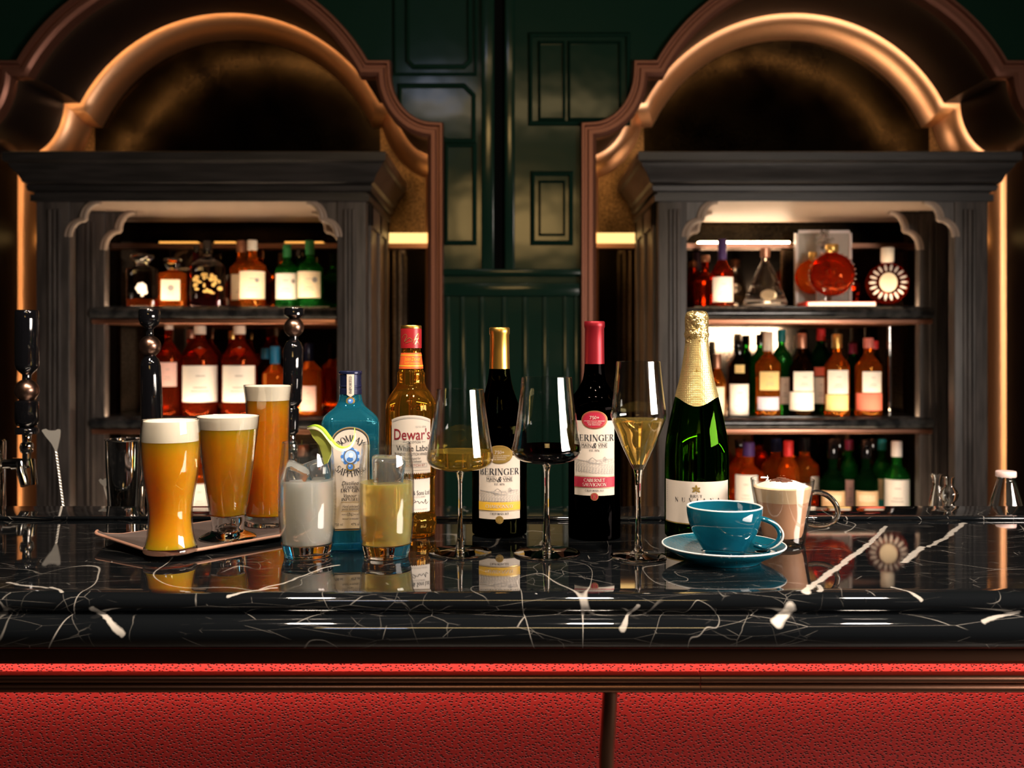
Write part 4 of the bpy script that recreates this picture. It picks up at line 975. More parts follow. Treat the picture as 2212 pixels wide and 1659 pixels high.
# the flesh wedge: fan of segments
b=MB(); arcp=path[2:24]; tipp=lp(704,1004,-.003); m_=len(arcp)
vs=[]
for i,p in enumerate(arcp):
    f=[tipp[j]+(p[j]-tipp[j]) for j in range(3)]
    vs += [(p[0],p[1]-.0035,p[2]-.002),(p[0],p[1]+.0035,p[2]-.002)]
keep=[(lp(668,927,-.001)),lp(683,930,-.006),lp(697,936,-.009),lp(708,949,-.011),lp(716,962,-.011),lp(716,980,-.008),lp(708,1000,-.004),lp(701,1003,-.002),lp(697,985,-.003),lp(690,962,-.004),lp(676,944,-.003)]
vs=[];k_=len(keep); cc=[sum(p[j] for p in keep)/k_ for j in range(3)]
for (x,y,z) in keep: vs += [(x,y-.0022,z),(x,y+.0022,z)]
vs += [(cc[0],cc[1]-.004,cc[2]),(cc[0],cc[1]+.004,cc[2])]
fs=[]
for i in range(k_):
    j=(i+1)%k_; fs += [(2*i,2*j,2*k_),(2*j+1,2*i+1,2*k_+1),(2*i,2*i+1,2*j+1,2*j)]
b.add(vs,fs); b.build('flesh',M['lime_flesh'],o)

# ---- tray with three beers
tray=thing('serving_tray','brown leather-covered tray with upturned tan edge under the three beers','tray',(-.431,1.252,ZT))
u=(.650,.760); v=(-.760,.650); LN,WD=.275,.185
def tp(a,c):
    lift=.012*max(0,1-a/.22)**2*(.35+.65*c)+.004*max(0,(a-.85)/.15)**2+.003*max(0,1-c/.12)**2*(1 if a>.1 else 0)
    # rounded corners
    x=a*LN; y=c*WD; rc=.030
    for X0,Y0 in ((0,0),(LN,0),(0,WD),(LN,WD)):
        ox=rc if X0==0 else LN-rc; oy=rc if Y0==0 else WD-rc
        if (x<rc if X0==0 else x>LN-rc) and (y<rc if Y0==0 else y>WD-rc):
            dx,dy=x-ox,y-oy; l=math.hypot(dx,dy); mxx=max(abs(dx),abs(dy))
            if l>1e-9: x=ox+dx*mxx/l; y=oy+dy*mxx/l
    return (u[0]*x+v[0]*y,u[1]*x+v[1]*y,.0035+lift)
b=MB(); na,nc=44,36; vs=[tp(i/na,j/nc) for i in range(na+1) for j in range(nc+1)]
th=.0034; vs2=[(x,y,z+th) for x,y,z in vs]; idx=lambda i,j:i*(nc+1)+j; K=len(vs)
b.add(vs+vs2,[])
for i in range(na):
    for j in range(nc):
        b.f.append((idx(i,j),idx(i,j+1),idx(i+1,j+1),idx(i+1,j))); b.m.append(0)
        b.f.append((K+idx(i,j),K+idx(i+1,j),K+idx(i+1,j+1),K+idx(i,j+1))); b.m.append(0)
b.build('tray_board',M['tray'],tray,angle=60,recalc=False)
b=MB(); ring=[(i,0) for i in range(na)]+[(na,j) for j in range(nc)]+[(na-i,nc) for i in range(na)]+[(0,nc-j) for j in range(nc)]
b.tube([ (vs[idx(i,j)][0],vs[idx(i,j)][1],vs[idx(i,j)][2]+th/2) for i,j in ring],.0021,8,closed=True)
b.build('rim',M['tray_edge'],tray)
for a,c in ((.30,.25),(.80,.25),(.30,.80),(.80,.80)):
    q=tp(a,c); b=MB(); b.lathe([(0,0),(.006,0),(.006,.0037),(0,.0037)],16,0,(q[0],q[1],0)); b.build('foot_pad',M['black'],tray)
ZTR=ZT+.0070
def beer(label,cxp,Y,wall,inner_y,foam_y,beer_y,bm_,foot=None,seg=72):
    o=thing('beer_glass',label,'glass of beer',(PX(cxp,Y),Y,ZTR))
    ow=catmull(pxprof(wall,Y,ZTR)[::-1],4); zi=PZ(inner_y,Y)-ZTR; th=.0014
    up=[p for p in ow if p[1]>=zi]; lowp=[p for p in ow if p[1]<zi]
    lathe_part('glass_base',[(0,.0010),(lowp[0][0]*.8,.0008)]+[(r,max(z,.0003)) for r,z in lowp]+[(up[0][0],zi-.0004),(0,zi-.0012)],M['glass'],o,seg)
    lathe_part('glass_wall',up+[(up[-1][0]-th/2,up[-1][1]+.0006)]+[(r-th,z) for r,z in up[::-1]]+[up[0]],M['thin'],o,seg)
    zb=PZ(beer_y,Y)-ZTR; zf=PZ(foam_y,Y)-ZTR
    lathe_part('beer',[(0,zi+.0002)]+fill(ow,th+.0006,zi+.0004,zb)+[(0,zb)],bm_,o,seg)
    ff=fill(ow,th+.0004,zb+.0003,zf,8); R0=ff[-1][0]
    lathe_part('foam',[(0,zb+.0003)]+ff+[(R0*.93,zf+.0010),(R0*.6,zf+.0014),(0,zf+.0012)],M['foam'],o,seg)
    return o
beer('curvy waisted beer glass with thick foam, at the front of the tray',368,1.282,
    [(59,906),(61.5,930),(62.5,952),(62,975),(59.5,1010),(55,1042),(50,1070),(47,1095),(46,1112),(47,1135),(50,1158),(54,1175),(56.5,1184),(56.5,1189),(53,1192.5)],1180,909,953,M['beer'])
beer('flared conical beer glass with short foot, in the middle of the tray',492.5,1.376,
    [(67.5,898),(65.5,918),(61,955),(55,1000),(49,1045),(43,1085),(39,1108),(36.5,1114),(35.5,1130),(34.5,1140),(36,1146),(46,1151),(57,1156.5),(61,1160),(60,1161.8)],1110,899.5,926,M['beer'])
beer('tallest straight beer glass of darker amber, at the back of the tray',579,1.48,
    [(52,832),(50.5,842),(48.5,860),(47,885),(46.3,930),(46.5,1000),(47.5,1060),(48.5,1105),(48.5,1125),(47,1132)],1110,834,865,M['beer_dark'])

# ---- cup, saucer, spoon, latte
Y=1.265; cxm=PX(1563,Y)
o=thing('saucer','round blue-green saucer with pale rim under the coffee cup','saucer',(cxm,Y,ZT))
pf=[(0,.0035),(.036,.0035),(.040,.0005),(.0450,.0005),(.0470,.0035),(.060,.0095),(.0715,.0155),(.0752,.0190),(.0758,.0205)]
pin=[(.0745,.0212),(.0700,.0185),(.058,.0125),(.046,.0078),(.030,.0068),(0,.0068)]
b=MB(); b.lathe(pf+pin,96); b.build('plate',pr('dimpled_teal_glaze',(.004,.080,.120),.12,0,.5,bump=(330,.35,.0012)),o)
b=MB(); b.tube([(.0752*cos(2*pi*k/96),.0752*sin(2*pi*k/96),.0206) for k in range(96)],.0011,8,closed=True); b.build('pale_rim',M['pale_rim'],o)
b=MB(); b.tube([(.0428*cos(2*pi*k/96),.0428*sin(2*pi*k/96),.0016) for k in range(96)],.0015,8,closed=True); b.build('foot_ring',M['pale_rim'],o)
o=thing('coffee_cup','wide blue-green glazed coffee cup standing on the saucer','cup',(PX(1565,Y),Y,ZT+.0072))
po=catmull([(.0235,.0002),(.0245,.003),(.0275,.008),(.034,.019),(.0405,.031),(.0447,.043),(.0464,.053),(.0466,.0598)],4)
pi_=[(r-.0032,z+ (0 if z>.01 else .004)) for r,z in po][::-1]
b=MB(); b.lathe([(0,.0006)]+po+[(.0452,.0606)]+pi_+[(0,.0046)],96); b.build('cup_body',M['teal'],o)
b=MB(); b.tube([(.0452*cos(2*pi*k/96),.0452*sin(2*pi*k/96),.0602) for k in range(96)],.0013,8,closed=True); b.build('pale_rim',M['pale_rim'],o)
lathe_part('coffee',[(0,.030),(.0368,.030),(.0395,.0352),(0,.0352)],M['coffee_dark'],o,64)
hp=catmull([(.0405,-.014,.0475),(.0475,-.017,.0462),(.0570,-.021,.0415),(.0625,-.0235,.0325),(.0615,-.0235,.0235),(.055,-.021,.0160),(.046,-.017,.0125),(.0345,-.012,.0150)],6)
b=MB(); b.tube(hp,.0052,14,flat=.62); b.build('handle',M['teal'],o)
b=MB(); b.tube([(x*1.03+.0006,y*1.04-.0038,z) for x,y,z in hp[4:-4]],.0012,8); b.build('handle_edge',M['pale_rim'],o)
o=thing('teaspoon','thin steel teaspoon lying across the front of the saucer','spoon',(cxm,Y,ZT))
b=MB(); P=[(-.0395,-.0665,.0262),(-.02,-.0600,.0240),(.0,-.0535,.0218),(.018,-.0475,.0196),(.030,-.0425,.0175)]
b.tube(catmull(P,4),[.0014]*17,8,flat=.6); b.build('handle',M['chrome'],o)
b=MB(); b.lathe([(0,-.0030),(.006,-.0024),(.0095,-.0010),(.0105,.0006),(.0098,.0006),(.0088,-.0004),(.005,-.0018),(0,-.0022)],32,0,(0,0,0),1.55,1.0)
vs=[]; a=.32
for x,y,z in b.v: vs.append((x*cos(a)-y*sin(a)+.0445,x*sin(a)+y*cos(a)-.034,z+.0175))
b.v=vs; b.build('spoon_bowl',M['chrome'],o)
Y=1.375; o=thing('glass_mug','double-walled glass mug of milky coffee with foam and cocoa','mug',(PX(1690,Y),Y,ZT))
po=catmull([(.0285,.0004),(.0300,.003),(.0312,.012),(.0335,.030),(.0375,.055),(.0408,.076),(.0422,.0868)],4)
lathe_part('outer_glass',[(0,.0006)]+po+[(.0416,.0874)]+[(r-.0013,z+.0006) for r,z in po[::-1][1:-2]]+[(0,.0038)],M['thin'],o,72)
lathe_part('glass_base',[(0,.001),(.027,.001),(.0283,.0032),(.027,.0052),(0,.0046)],M['glass'],o,56)
ci=[(.020,.0085),(.0250,.0105),(.0272,.016),(.0292,.030),(.0332,.052),(.0345,.058)]
lathe_part('latte',[(0,.0082)]+ci+[(0,.058)],M['latte'],o,64)
lathe_part('foam',[(0,.0581),(.0346,.0581),(.0375,.0715),(.0382,.0765),(.030,.0795),(.016,.083),(0,.0835)],M['latte_foam'],o,64)
lathe_part('cream',[(0,.0800),(.030,.0788),(.0345,.0778),(.030,.0800),(.018,.0845),(0,.0860)],M['cream'],o,48)
b=MB(); rnd=random.Random(2)
for k in range(60):
    a=rnd.random()*6.28; q=.012*math.sqrt(rnd.random()); x,y=q*cos(a)-.002,q*sin(a)-.004; z=.0845+.0045*(1-q/.012); d=.0008+.0014*rnd.random()
    b.bbox(x-d*2,x+d*2,y-d,y+d,z-d,z+d*.6,d*.2)
tag(b.build('cocoa',M['cocoa'],o),'dark cocoa shavings on top',kind='stuff')
hp=catmull([(.0385,-.006,.0690),(.046,-.008,.0700),(.058,-.010,.0660),(.0675,-.012,.0560),(.0710,-.012,.0440),(.0670,-.012,.0330),(.056,-.010,.0270),(.044,-.008,.0255),(.0335,-.006,.0270)],6)
b=MB(); b.tube(hp,.0036,14); b.build('handle',M['glass'],o)

# ================================================================== BEHIND THE BAR
# ---- beer taps on the work counter
ZW=1.03
def tap(label,cxp,Y,black,ball,tilt,towerpx,faucet=True):
    o=thing('beer_tap',label,'beer tap',(PX(cxp,Y),Y,ZW)); zf=PZ(990,Y)-ZW
    def prof(p): return pxprof(p,Y,ZW)
    tl=R(tilt)
    def tilted(b):
        b.v=[(x+(z-zf)*math.tan(tl),y,z) for x,y,z in b.v]; return b
    for p in black:
        b=MB(); b.lathe(solid(prof(p)[::-1]),40); tilted(b).build('handle',M['black'],o,angle=45)
    b=MB(); y,r=ball; b.lathe([(r*Y/F_PX*sin(pi*k/18),PZ(y,Y)-ZW-r*Y/F_PX*cos(pi*k/18)) for k in range(19)],40); tilted(b).build('ball',M['ballc'],o)
    b=MB(); b.lathe(solid(prof([(8,936),(10,940),(9,955),(13,958),(15,966),(13,976),(9,979),(9,990),(13,994),(13,1004),(8,1010)])[::-1]),32); b.build('ferrule',M['chrome'],o)
    s=Y/F_PX
    b=MB(); b.tube([(-30*s,.0,zf-.010),(-10*s,0,zf-.010),(8*s,-.004,zf-.008)],[.011,.010,.008],16); 
    b.tube([(towerpx*s,0,zf-.010),(-28*s,0,zf-.010)],.0085,16); b.build('shank',M['chrome'],o)
    b=MB(); b.tube([(-10*s,-.006,zf-.006),(-4*s,-.012,zf-.022),(7*s,-.018,zf-.046)],[.008,.0085,.0078],16); b.build('spout',M['chrome'],o)
    b=MB(); b.tube([(10*s,.0,zf-.002),(16*s,-.004,zf-.020),(20*s,-.006,zf-.046)],[.006,.0045,.006],12); b.build('creamer_lever',M['chrome'],o)
    zt=PZ(949,Y)-ZW
    b=MB(); b.lathe(solid([(.030,0),(.030,.006),(.0225,.009),(.0225,zt-.004),(.020,zt)]),40,0,(towerpx*s,0,0)); b.build('tower',M['chrome'],o,angle=40)
    return o
tap('beer tap with a long black cylinder handle above its copper ball, at the far left',58,1.80,
    [[(10,669.5),(22,670),(24,673),(24.5,690),(24.5,788),(22,797),(14,805),(9.5,809),(9.5,822),(12,828)],[(10,862),(22,866.5),(24,868),(24,910),(21,918),(14,922),(22,924),(24,926),(24,937),(10,939)]],(843.5,25),0,-75)
tap('beer tap with a black tulip-topped handle, its copper ball beside the left cabinet bottles',331,1.80,
    [[(10,666.5),(20,668),(22.5,673),(22.5,690),(19,701),(11,707),(8,711),(8,726),(11,732)],[(9,764),(11,769),(18,778),(21,790),(22,830),(22.5,900),(22.5,935),(10,939)]],(747,22.5),-1.6,-50)
tap('beer tap with a black disc-topped handle, behind the tallest beer glass',629,1.80,
    [[(10,664),(20,665),(22,669),(21.5,681),(14,685),(9,689),(11,692)],[(9,724),(9,734),(16,740),(21,752),(21,800),(20.5,866),(16,874),(10,879),(15,884),(15,925),(14,934),(8,939)]],(707,21.5),1.2,-48)
# ---- bar tools on the work counter
Y=1.78; o=thing('mixing_tin','tall mirror-polished steel mixing tin beside the front beer glass','tin',(PX(272,Y),Y,ZW))
zt=PZ(948,Y)-ZW; r=42*Y/F_PX; ow=[(r*.80,.002),(r*.82,.004),(r*.84,.02),(r*.99,zt*.80),(r,zt*.985)]
b=MB(); b.lathe([(0,0)]+ow+[(r+.0016,zt-.001),(r+.0014,zt),(r-.0006,zt)]+[(q-.0015,z+.003) for q,z in ow[::-1]]+[(0,.005)],64); b.build('tin_body',M['chrome'],o)
def bar_spoon(label,x0,y0,x1,y1,Y0,Y1,head):
    o=thing('bar_spoon',label,'bar spoon',(PX(x1,Y1),Y1,ZW))
    A=(PX(x0,Y0)-PX(x1,Y1),Y0-Y1,PZ(y0,Y0)-ZW); B=(0,0,.003)
    n=180; vs=[];fs=[];b=MB()
    for i in range(n+1):
        t=i/n
        for k in range(8):
            a=2*pi*k/8+t*46; q=.0021 if k%2==0 else .0013
            vs.append((A[0]+(B[0]-A[0])*t+q*cos(a),A[1]+(B[1]-A[1])*t+q*sin(a),A[2]+(B[2]-A[2])*t))
    for i in range(n):
        for k in range(8): k2=(k+1)%8; fs.append((i*8+k,i*8+k2,(i+1)*8+k2,(i+1)*8+k))
    b.add(vs,fs); b.build('twisted_stem',M['spoon'],o)
    s=Y0/F_PX; b=MB(); th=.0012
    top=[(x*s,y*s) for x,y in head]; n=len(top)
    for d in (-th,th): b.v += [(A[0]+x,A[1]+d-(abs(x)/s/19)**2*.002,A[2]+z) for x,z in top]
    b.f=[tuple(range(n))[::-1],tuple(range(n,2*n))]+[(k,(k+1)%n,n+(k+1)%n,n+k) for k in range(n)]; b.m=[0]*len(b.f)
    b.build('spade_end',M['spoon'],o,angle=60)
bar_spoon('long twisted steel bar spoon with a scalloped flat end, beside the left tap',121,972,147,1110,1.80,1.74,
          [(2,-2),(-2,0),(-9,14),(-21,30),(-28,42),(-26,45),(-21,46),(-17,43),(-12,42),(-2,42),(4,45),(9,44),(10,40),(9,28),(6,14),(4,4)])
bar_spoon('short steel bar tool whose shiny tip peeks out beside the mixing tin',226,1052,250,1130,1.84,1.86,
          [(1,-2),(-3,3),(-9,9),(-12,15),(-9,18),(-4,15),(0,18),(5,19),(7,14),(5,6)])
def cruet(label,cxp,Y,p):
    o=thing('glass_cruet',label,'cruet',(PX(cxp,Y),Y,ZW)); q=catmull(pxprof(p,Y,ZW)[::-1],4)
    lathe_part('cruet_glass',[(0,q[0][1])]+q+[(r-.0013,z) for r,z in q[::-1]]+[(0,q[0][1]+.002)],M['glass'],o,40)
    return o
Y=1.79; bz=HOR+(ZC-ZW)*F_PX/Y
cruet('small clear globe-bodied glass cruet, the nearer of the two by the right edge',2050,Y,[(12,1031),(11,1036),(10.5,1050),(15,1057),(19.5,1067),(17,1078),(11,1086),(13,1094),(20,1115),(22,bz-3),(20,bz-.5)])
Y=1.90; bz=HOR+(ZC-ZW)*F_PX/Y
cruet('small clear flared glass cruet standing just behind the globe-bodied one',2024,Y,[(13,1024),(11,1030),(9,1042),(11,1056),(15,1075),(18,1100),(20,bz-3),(18,bz-.5)])
Y=1.78; bz=HOR+(ZC-ZW)*F_PX/Y; o=thing('glass_bottle','empty clear conical glass bottle with a pale pink cap at the far right','bottle',(PX(2173,Y),Y,ZW))
q=catmull(pxprof([(18,1028),(18,1036),(20,1042),(26,1062),(34,1090),(40,1115),(43,1135),(43,bz-4),(40,bz-.5)],Y,ZW)[::-1],4)
lathe_part('bottle_glass',[(0,q[0][1])]+q+[(r-.0015,z) for r,z in q[::-1]]+[(0,q[0][1]+.003)],M['glass'],o,48)
lathe_part('cap',solid(pxprof([(20,1017.5),(21,1019),(21,1029),(20,1030)],Y,ZW)[::-1]),pr('pale_pink_cap',(.72,.52,.48),.4),o,32,angle=45)

# ---- bottles on the cabinet shelves
G={ 'amber':glass('amber_spirit',(1,.46,.10),1.42,0,.14,(.95,.26,.03)), 'red':glass('red_amber_spirit',(.75,.16,.04),1.42,0,.12,(.55,.06,.015)),
    'pale':glass('pale_gold_spirit',(1,.72,.30),1.42,0,.20,(.9,.5,.12)), 'green':glass('green_spirit_bottle',(.14,.62,.16),1.42,0,.16,(.03,.42,.06)),
    'dkgreen':glass('deep_green_bottle',(.03,.14,.04),1.42,0,.15,(.01,.08,.02)), 'clear':glass('clear_decanter_glass',(.98,.95,.92),1.45),
    'dark':glass('dark_brown_bottle',(.10,.045,.015),1.45,0,.10,(.05,.02,.006)), 'orange':glass('orange_spirit',(1,.36,.06),1.42,0,.20,(.95,.20,.02)),
    'plum':glass('plum_spirit',(.25,.05,.07),1.42,0,.15,(.12,.02,.03)) }
K={ 'black':M['black'],'gold':pr('gold_cap',(.80,.52,.16),.3,.9),'cream':pr('cream_cap',(.82,.74,.62),.5),'blue':pr('blue_cap',(.02,.22,.45),.35),'navy':M['navy_cap'],
    'green':pr('green_cap',(.03,.25,.08),.4),'teal':pr('teal_cap',(.01,.24,.26),.4),'red':pr('red_cap',(.65,.03,.03),.4),'copper':pr('copper_cap',(.60,.30,.20),.35,.8),
    'purple':pr('purple_cap',(.06,.03,.14),.35),'crystal':M['glass'],'white':pr('white_cap',(.85,.80,.76),.5),'pink':pr('pink_cap',(.70,.22,.18),.4),'wine':pr('wine_cap',(.25,.02,.07),.4) }
LB={ 'white':pr('white_paper',(.88,.84,.78),.6),'cream':pr('cream_paper',(.86,.74,.54),.6),'yellow':pr('yellow_paper',(.80,.60,.26),.6),'pink':pr('pink_paper',(.80,.50,.46),.6),
     'rose':pr('red_paper',(.72,.16,.11),.6),'lilac':pr('lilac_paper',(.50,.46,.58),.6),'gold':pr('gold_paper',(.75,.50,.16),.45,.5),'teal':pr('teal_paper',(.02,.35,.30),.6),'tan':pr('tan_paper',(.74,.50,.28),.6),'mark':M['grey_ink'],'blue':M['blue_ink'],'crystal':pr('etched_and_lit_white',(.9,.86,.80),.7) }
def spirit(label,cx,Y,z,hw,sh,nhw,nk,top,gm,cap,capy,labels,group,pw=2,sy=1,name='spirit_bottle',cap_hw=None,liquid=None,marks=()):
    o=thing(name,label,'bottle' if name!='decanter' else 'decanter',(PX(cx,Y),Y,z),face(PX(cx,Y),Y),group)
    base=HOR+(ZC-z)*F_PX/Y; s=Y/F_PX
    p=[(hw*.93,base-.4),(hw,base-4),(hw,(base+sh)/2),(hw,sh),(hw*.86+nhw*.14,sh-(sh-nk)*.28),(hw*.4+nhw*.6,sh-(sh-nk)*.66),(nhw,nk),(nhw,capy-.5 if capy>top else top)]
    q=catmull(pxprof(p,Y,z),4)
    lathe_part('bottle_glass',solid(q),G[gm],o,40,pw=pw,sy=sy)
    if liquid:
        ly,lm=liquid; lp_=[(r*.9,zz) for r,zz in q if zz<PZ(ly,Y)-z]; lp_[0]=(lp_[0][0],.006)
        lathe_part('liquid',solid(sorted(lp_,key=lambda t:t[1])),G[lm],o,40,pw=pw,sy=sy)
    ch=cap_hw or nhw*1.12
    if cap=='crystal':
        lathe_part('stopper',solid(pxprof([(ch*.3,top-.5),(ch*.85,top+1),(ch,top+4),(ch*.9,(top+capy)/2),(nhw*.8,capy-1),(nhw*.8,capy+3)],Y,z)[::-1]),K[cap],o,24)
    else:
        lathe_part('cap',solid(pxprof([(ch*.9,top),(ch,top+1.2),(ch,capy)],Y,z)[::-1]),K[cap],o,28,angle=45)
    r=hw*s
    for i,(x0,x1,y0,y1,lm) in enumerate(labels):
        f=sy if pw>2 else 1
        yd=Y-r*f; cv=Canvas((lambda x,y,d: (x,-r*f-d-.0006,y)) if pw>2 else cyl(r+.0006)); s2=yd/F_PX
        a,c=(x0-cx)*s2,(x1-cx)*s2; lim=r*1.35 if pw==2 else r*.92
        if pw==2:   # unroll so the outline lands where it should
            fa=lambda v: r*math.asin(max(-.97,min(.97,v/r))); a,c=fa(a),fa(c)
        a,c=max(a,-lim),min(c,lim)
        za,zc=PZ(y1,yd)-z,PZ(y0,yd)-z
        if lm=='oval': cv.oval((a+c)/2,(za+zc)/2,(c-a)/2,(zc-za)/2,0,0); lm='cream'
        else: cv.strip(a,c,za,zc,0,0,14)
        h=zc-za; wd=c-a
        if lm in ('white','cream','yellow','pink') and h>.02:
            for j,f_ in enumerate((.30,.40,.72)): cv.line([(a+wd*(.3+.06*j),za+h*f_),(a+wd*(.7-.04*j),za+h*f_)],h*.022,1,1)
        for (mx_,my_,mr,mm) in marks:
            if i==0: cv.oval((mx_-cx)*s2,PZ(my_,yd)-z,mr*s2,mr*s2,1,2 if mm=='blue' else 1,n=14)
        cv.build('label',[LB[lm],LB['mark'],LB['blue']],o)
    return o
Z0,Z1,Z2=ZS; yf,yb=3.84,3.96
g='bottles on the top shelf of the left cabinet'
o=spirit('square crystal decanter with white emblem and little amber liquid, left top shelf',307,yf,Z0,32,586,13,573,549,'clear','crystal',572,[],g,pw=6,sy=.8,name='decanter',cap_hw=25,liquid=(640,'orange'))
cv=Canvas(flat(-32*.8*yf/F_PX-.0008)); s=(yf-.045)/F_PX
for k in range(9):
    a,q=random.Random(k).random()*6.3,[0,6,7,8,9,7,6,9,5][k]; cv.oval(q*s*cos(k*.78),.085+q*1.15*s*sin(k*.78),5*s,5.5*s,k%3,0,n=10)
cv.strip(-3*s,3*s,.055,.075,0,0,3); cv.build('etched_emblem',LB['crystal'],o,loc=(0,0,-.012))
spirit('square amber whisky bottle with crystal stopper and small cream label, left top shelf',373,yf,Z0,29,594,11,585,558,'orange','crystal',584,[(349,388,604,649,'cream')],g,pw=5,sy=.8,cap_hw=20,marks=((369,622,7,'grey'),))
spirit('dark plum bottle with black stopper, half hidden on the left top shelf',424,yb,Z0,17,590,7,560,531,'plum','black',545,[],g)
o=spirit('broad clear bottle with scattered gold print and dark liquid on the left top shelf',448,yf,Z0,36,578,9,555,520,'clear','black',548,[],g,pw=5,sy=.7,liquid=(642,'plum'))
cv=Canvas(flat(-36*.7*yf/F_PX-.0008)); s=(yf-.045)/F_PX; rnd=random.Random(6)
for k in range(26): cv.oval((rnd.random()*54-27)*s,.055+rnd.random()*.075,(2+rnd.random()*4)*s,(2+rnd.random()*3)*s,0,0,n=9)
cv.build('gold_print',LB['gold'],o)
spirit('amber whisky bottle with cream label, the rear one of the cream-labelled pair',521,yb,Z0,23,582,9,562,520,'amber','copper',545,[(500,541,592,648,'cream')],g)
spirit('amber whisky bottle with cream label and gold cap, the front one of the cream-labelled pair',545,yf,Z0,28,578,9.5,560,519,'amber','cream',541,[(518,572,585,645,'cream')],g,marks=((555,605,5,'grey'),))
spirit('green glass bottle with a broad white label, left one of the green pair',620,yf,Z0,24.5,586,8,563,529,'green','green',556,[(595,641,590,646,'white')],g,marks=((634,607,5,'grey'),))
spirit('green glass bottle with a broad cream label, right one of the green pair',669,yf,Z0,28,583,9,560,520,'green','green',551,[(643,692,586,643,'cream')],g,marks=((680,604,6,'grey'),))
spirit('dark bottle standing behind between the two green ones',646,yb,Z0,16,590,7,566,538,'dkgreen','black',556,[],g)
g='bottles on the middle shelf of the left cabinet'
spirit('amber whisky bottle with pink-white label, leftmost on the left middle shelf behind a tap handle',365,yf,Z1,27,775,8,738,697,'red','cream',712,[(344,381,783,835,'pink')],g)
for cx,t in ((432,'nearer the left tap handle'),(517,'nearer the tallest beer')):
    o=spirit('broad amber bottle with large cream label and diamond badge, %s'%t,cx,yf,Z1,37,778,11.5,735,703,'red','cream',722,[(cx-38 if cx<500 else cx-35,cx+36 if cx<500 else cx+33,790,869,'white')],g)
    r=30*yf/F_PX; cv=Canvas(lambda x,y,d:(x,-.040-d+ (y-.255)*-.35,y)); s=3.8/F_PX; zz=PZ(761,3.8)-Z1
    cv.poly([(-13*s,zz+6*s),(0,zz+11*s),(13*s,zz+6*s),(0,zz-13*s)],0,0); cv.build('badge',LB['cream'],o)
spirit('round orange bottle with bright blue capsule on the left middle shelf',594,yf,Z1,27,812,9,786,748,'orange','blue',786,[],g)
spirit('dark-capped orange bottle with pink and lilac label by the right-hand tap handle',667,yf,Z1,28,805,9,780,742,'orange','navy',780,[(648,682,834,888,'pink')],g)
spirit('copper-capped amber bottle half hidden behind on the left middle shelf',412,yb+.02,Z1,24,785,8,745,712,'red','copper',730,[],g)
spirit('gold-capped amber bottle standing behind near the middle of the left middle shelf',502,yb+.02,Z1,24,785,8,745,715,'red','gold',732,[],g)
spirit('dark bottle with blue cap at the back of the left middle shelf',573,yb+.02,Z1,20,805,8,778,752,'dark','blue',775,[],g)
g='bottles on the bottom shelf of the left cabinet'
spirit('bottle with a glowing white label, seen between the first two beers',430,yf,Z2,30,1030,10,1000,960,'orange','black',985,[(408,452,1046,1108,'white')],g)
spirit('bottle with a white label, seen between the second and tallest beers',534,yf,Z2,28,1020,10,990,950,'amber','black',975,[(512,556,1000,1104,'white')],g)
spirit('dark bottle on the left bottom shelf just right of the tallest beer',655,yf,Z2,28,1030,10,1000,962,'dark','copper',985,[],g)
g='bottles on the top shelf of the right cabinet'
spirit('dark red cognac bottle with purple capsule and white label, leftmost on the right top shelf',1560,yf,Z0,25,596,8.5,563,517,'red','purple',562,[(1540,1583,598,652,'white')],g)
spirit('round red bottle standing in for a mirror reflection, left end of right top shelf',1524,yb,Z0,25,612,8,588,552,'red','copper',566,[],g)  # added bottle takes the place of a reflection in the mirror
# bell decanter
Y=yf; o=thing('decanter','clear bell-shaped decanter with an oval label on the right top shelf','decanter',(PX(1653,Y),Y,Z0),face(PX(1653,Y),Y),g)
q=catmull(pxprof([(40,661.5),(46,656),(43,645),(33,620),(25,598),(16,578),(9.5,566),(8,550)],Y,Z0),4)
lathe_part('bottle_glass',solid(q),G['clear'],o,48); lathe_part('cap',solid(pxprof([(9,536),(11,538),(10,556)],Y,Z0)[::-1]),K['copper'],o,28,angle=45)
cv=Canvas(lambda x,y,d:(x,-.070-d+(y-.045)*.45-x*x*-6,y)); s=3.78/F_PX; cv.oval(7*s,.047,17*s,12*s,0,0); cv.build('label',LB['cream'],o)
b=MB(); b.tube([(.068*cos(2*pi*k/40),.068*sin(2*pi*k/40),.014) for k in range(40)],.004,8,closed=True); b.build('lit_base_ring',LB['crystal'],o)  # white ring puts the light in the decanter base into colour
# framed panel, red box, round decanters
b=MB(); Y=4.0; b.box(PX(1723,Y),PX(1833,Y),Y-.002,Y+.012,Z0,PZ(504,Y)); pn=thing('presentation_panel','pale grey upright panel with a white frame behind the round decanters','panel',(0,0,0)); b.build('grey_board',pr('grey_board',(.36,.34,.30),.5),pn)
b=MB()
for x0,x1,y0,y1 in ((1717,1723,498,663),(1833,1838,498,663),(1717,1838,498,504)): b.box(PX(x0,Y),PX(x1,Y),Y-.012,Y+.012,PZ(y1,Y) if y1<660 else Z0,PZ(y0,Y))
b.build('white_frame',pr('white_frame',(.72,.66,.64),.4),pn)
Y=3.80; b=MB(); bx=thing('gift_box','flat red and white box carrying the spiked round decanter','box',(PX(1808,3.84),3.845,Z0))
w_=75*3.80/F_PX; b.bbox(-w_,w_,-.055,.07,0,.024,.003); b.build('box_body',pr('red_box',(.70,.05,.035),.4),bx)
b=MB(); b.box(-w_*.95,w_*.98,-.0562,-.0552,.003,.021); b.build('white_front',LB['white'],bx)
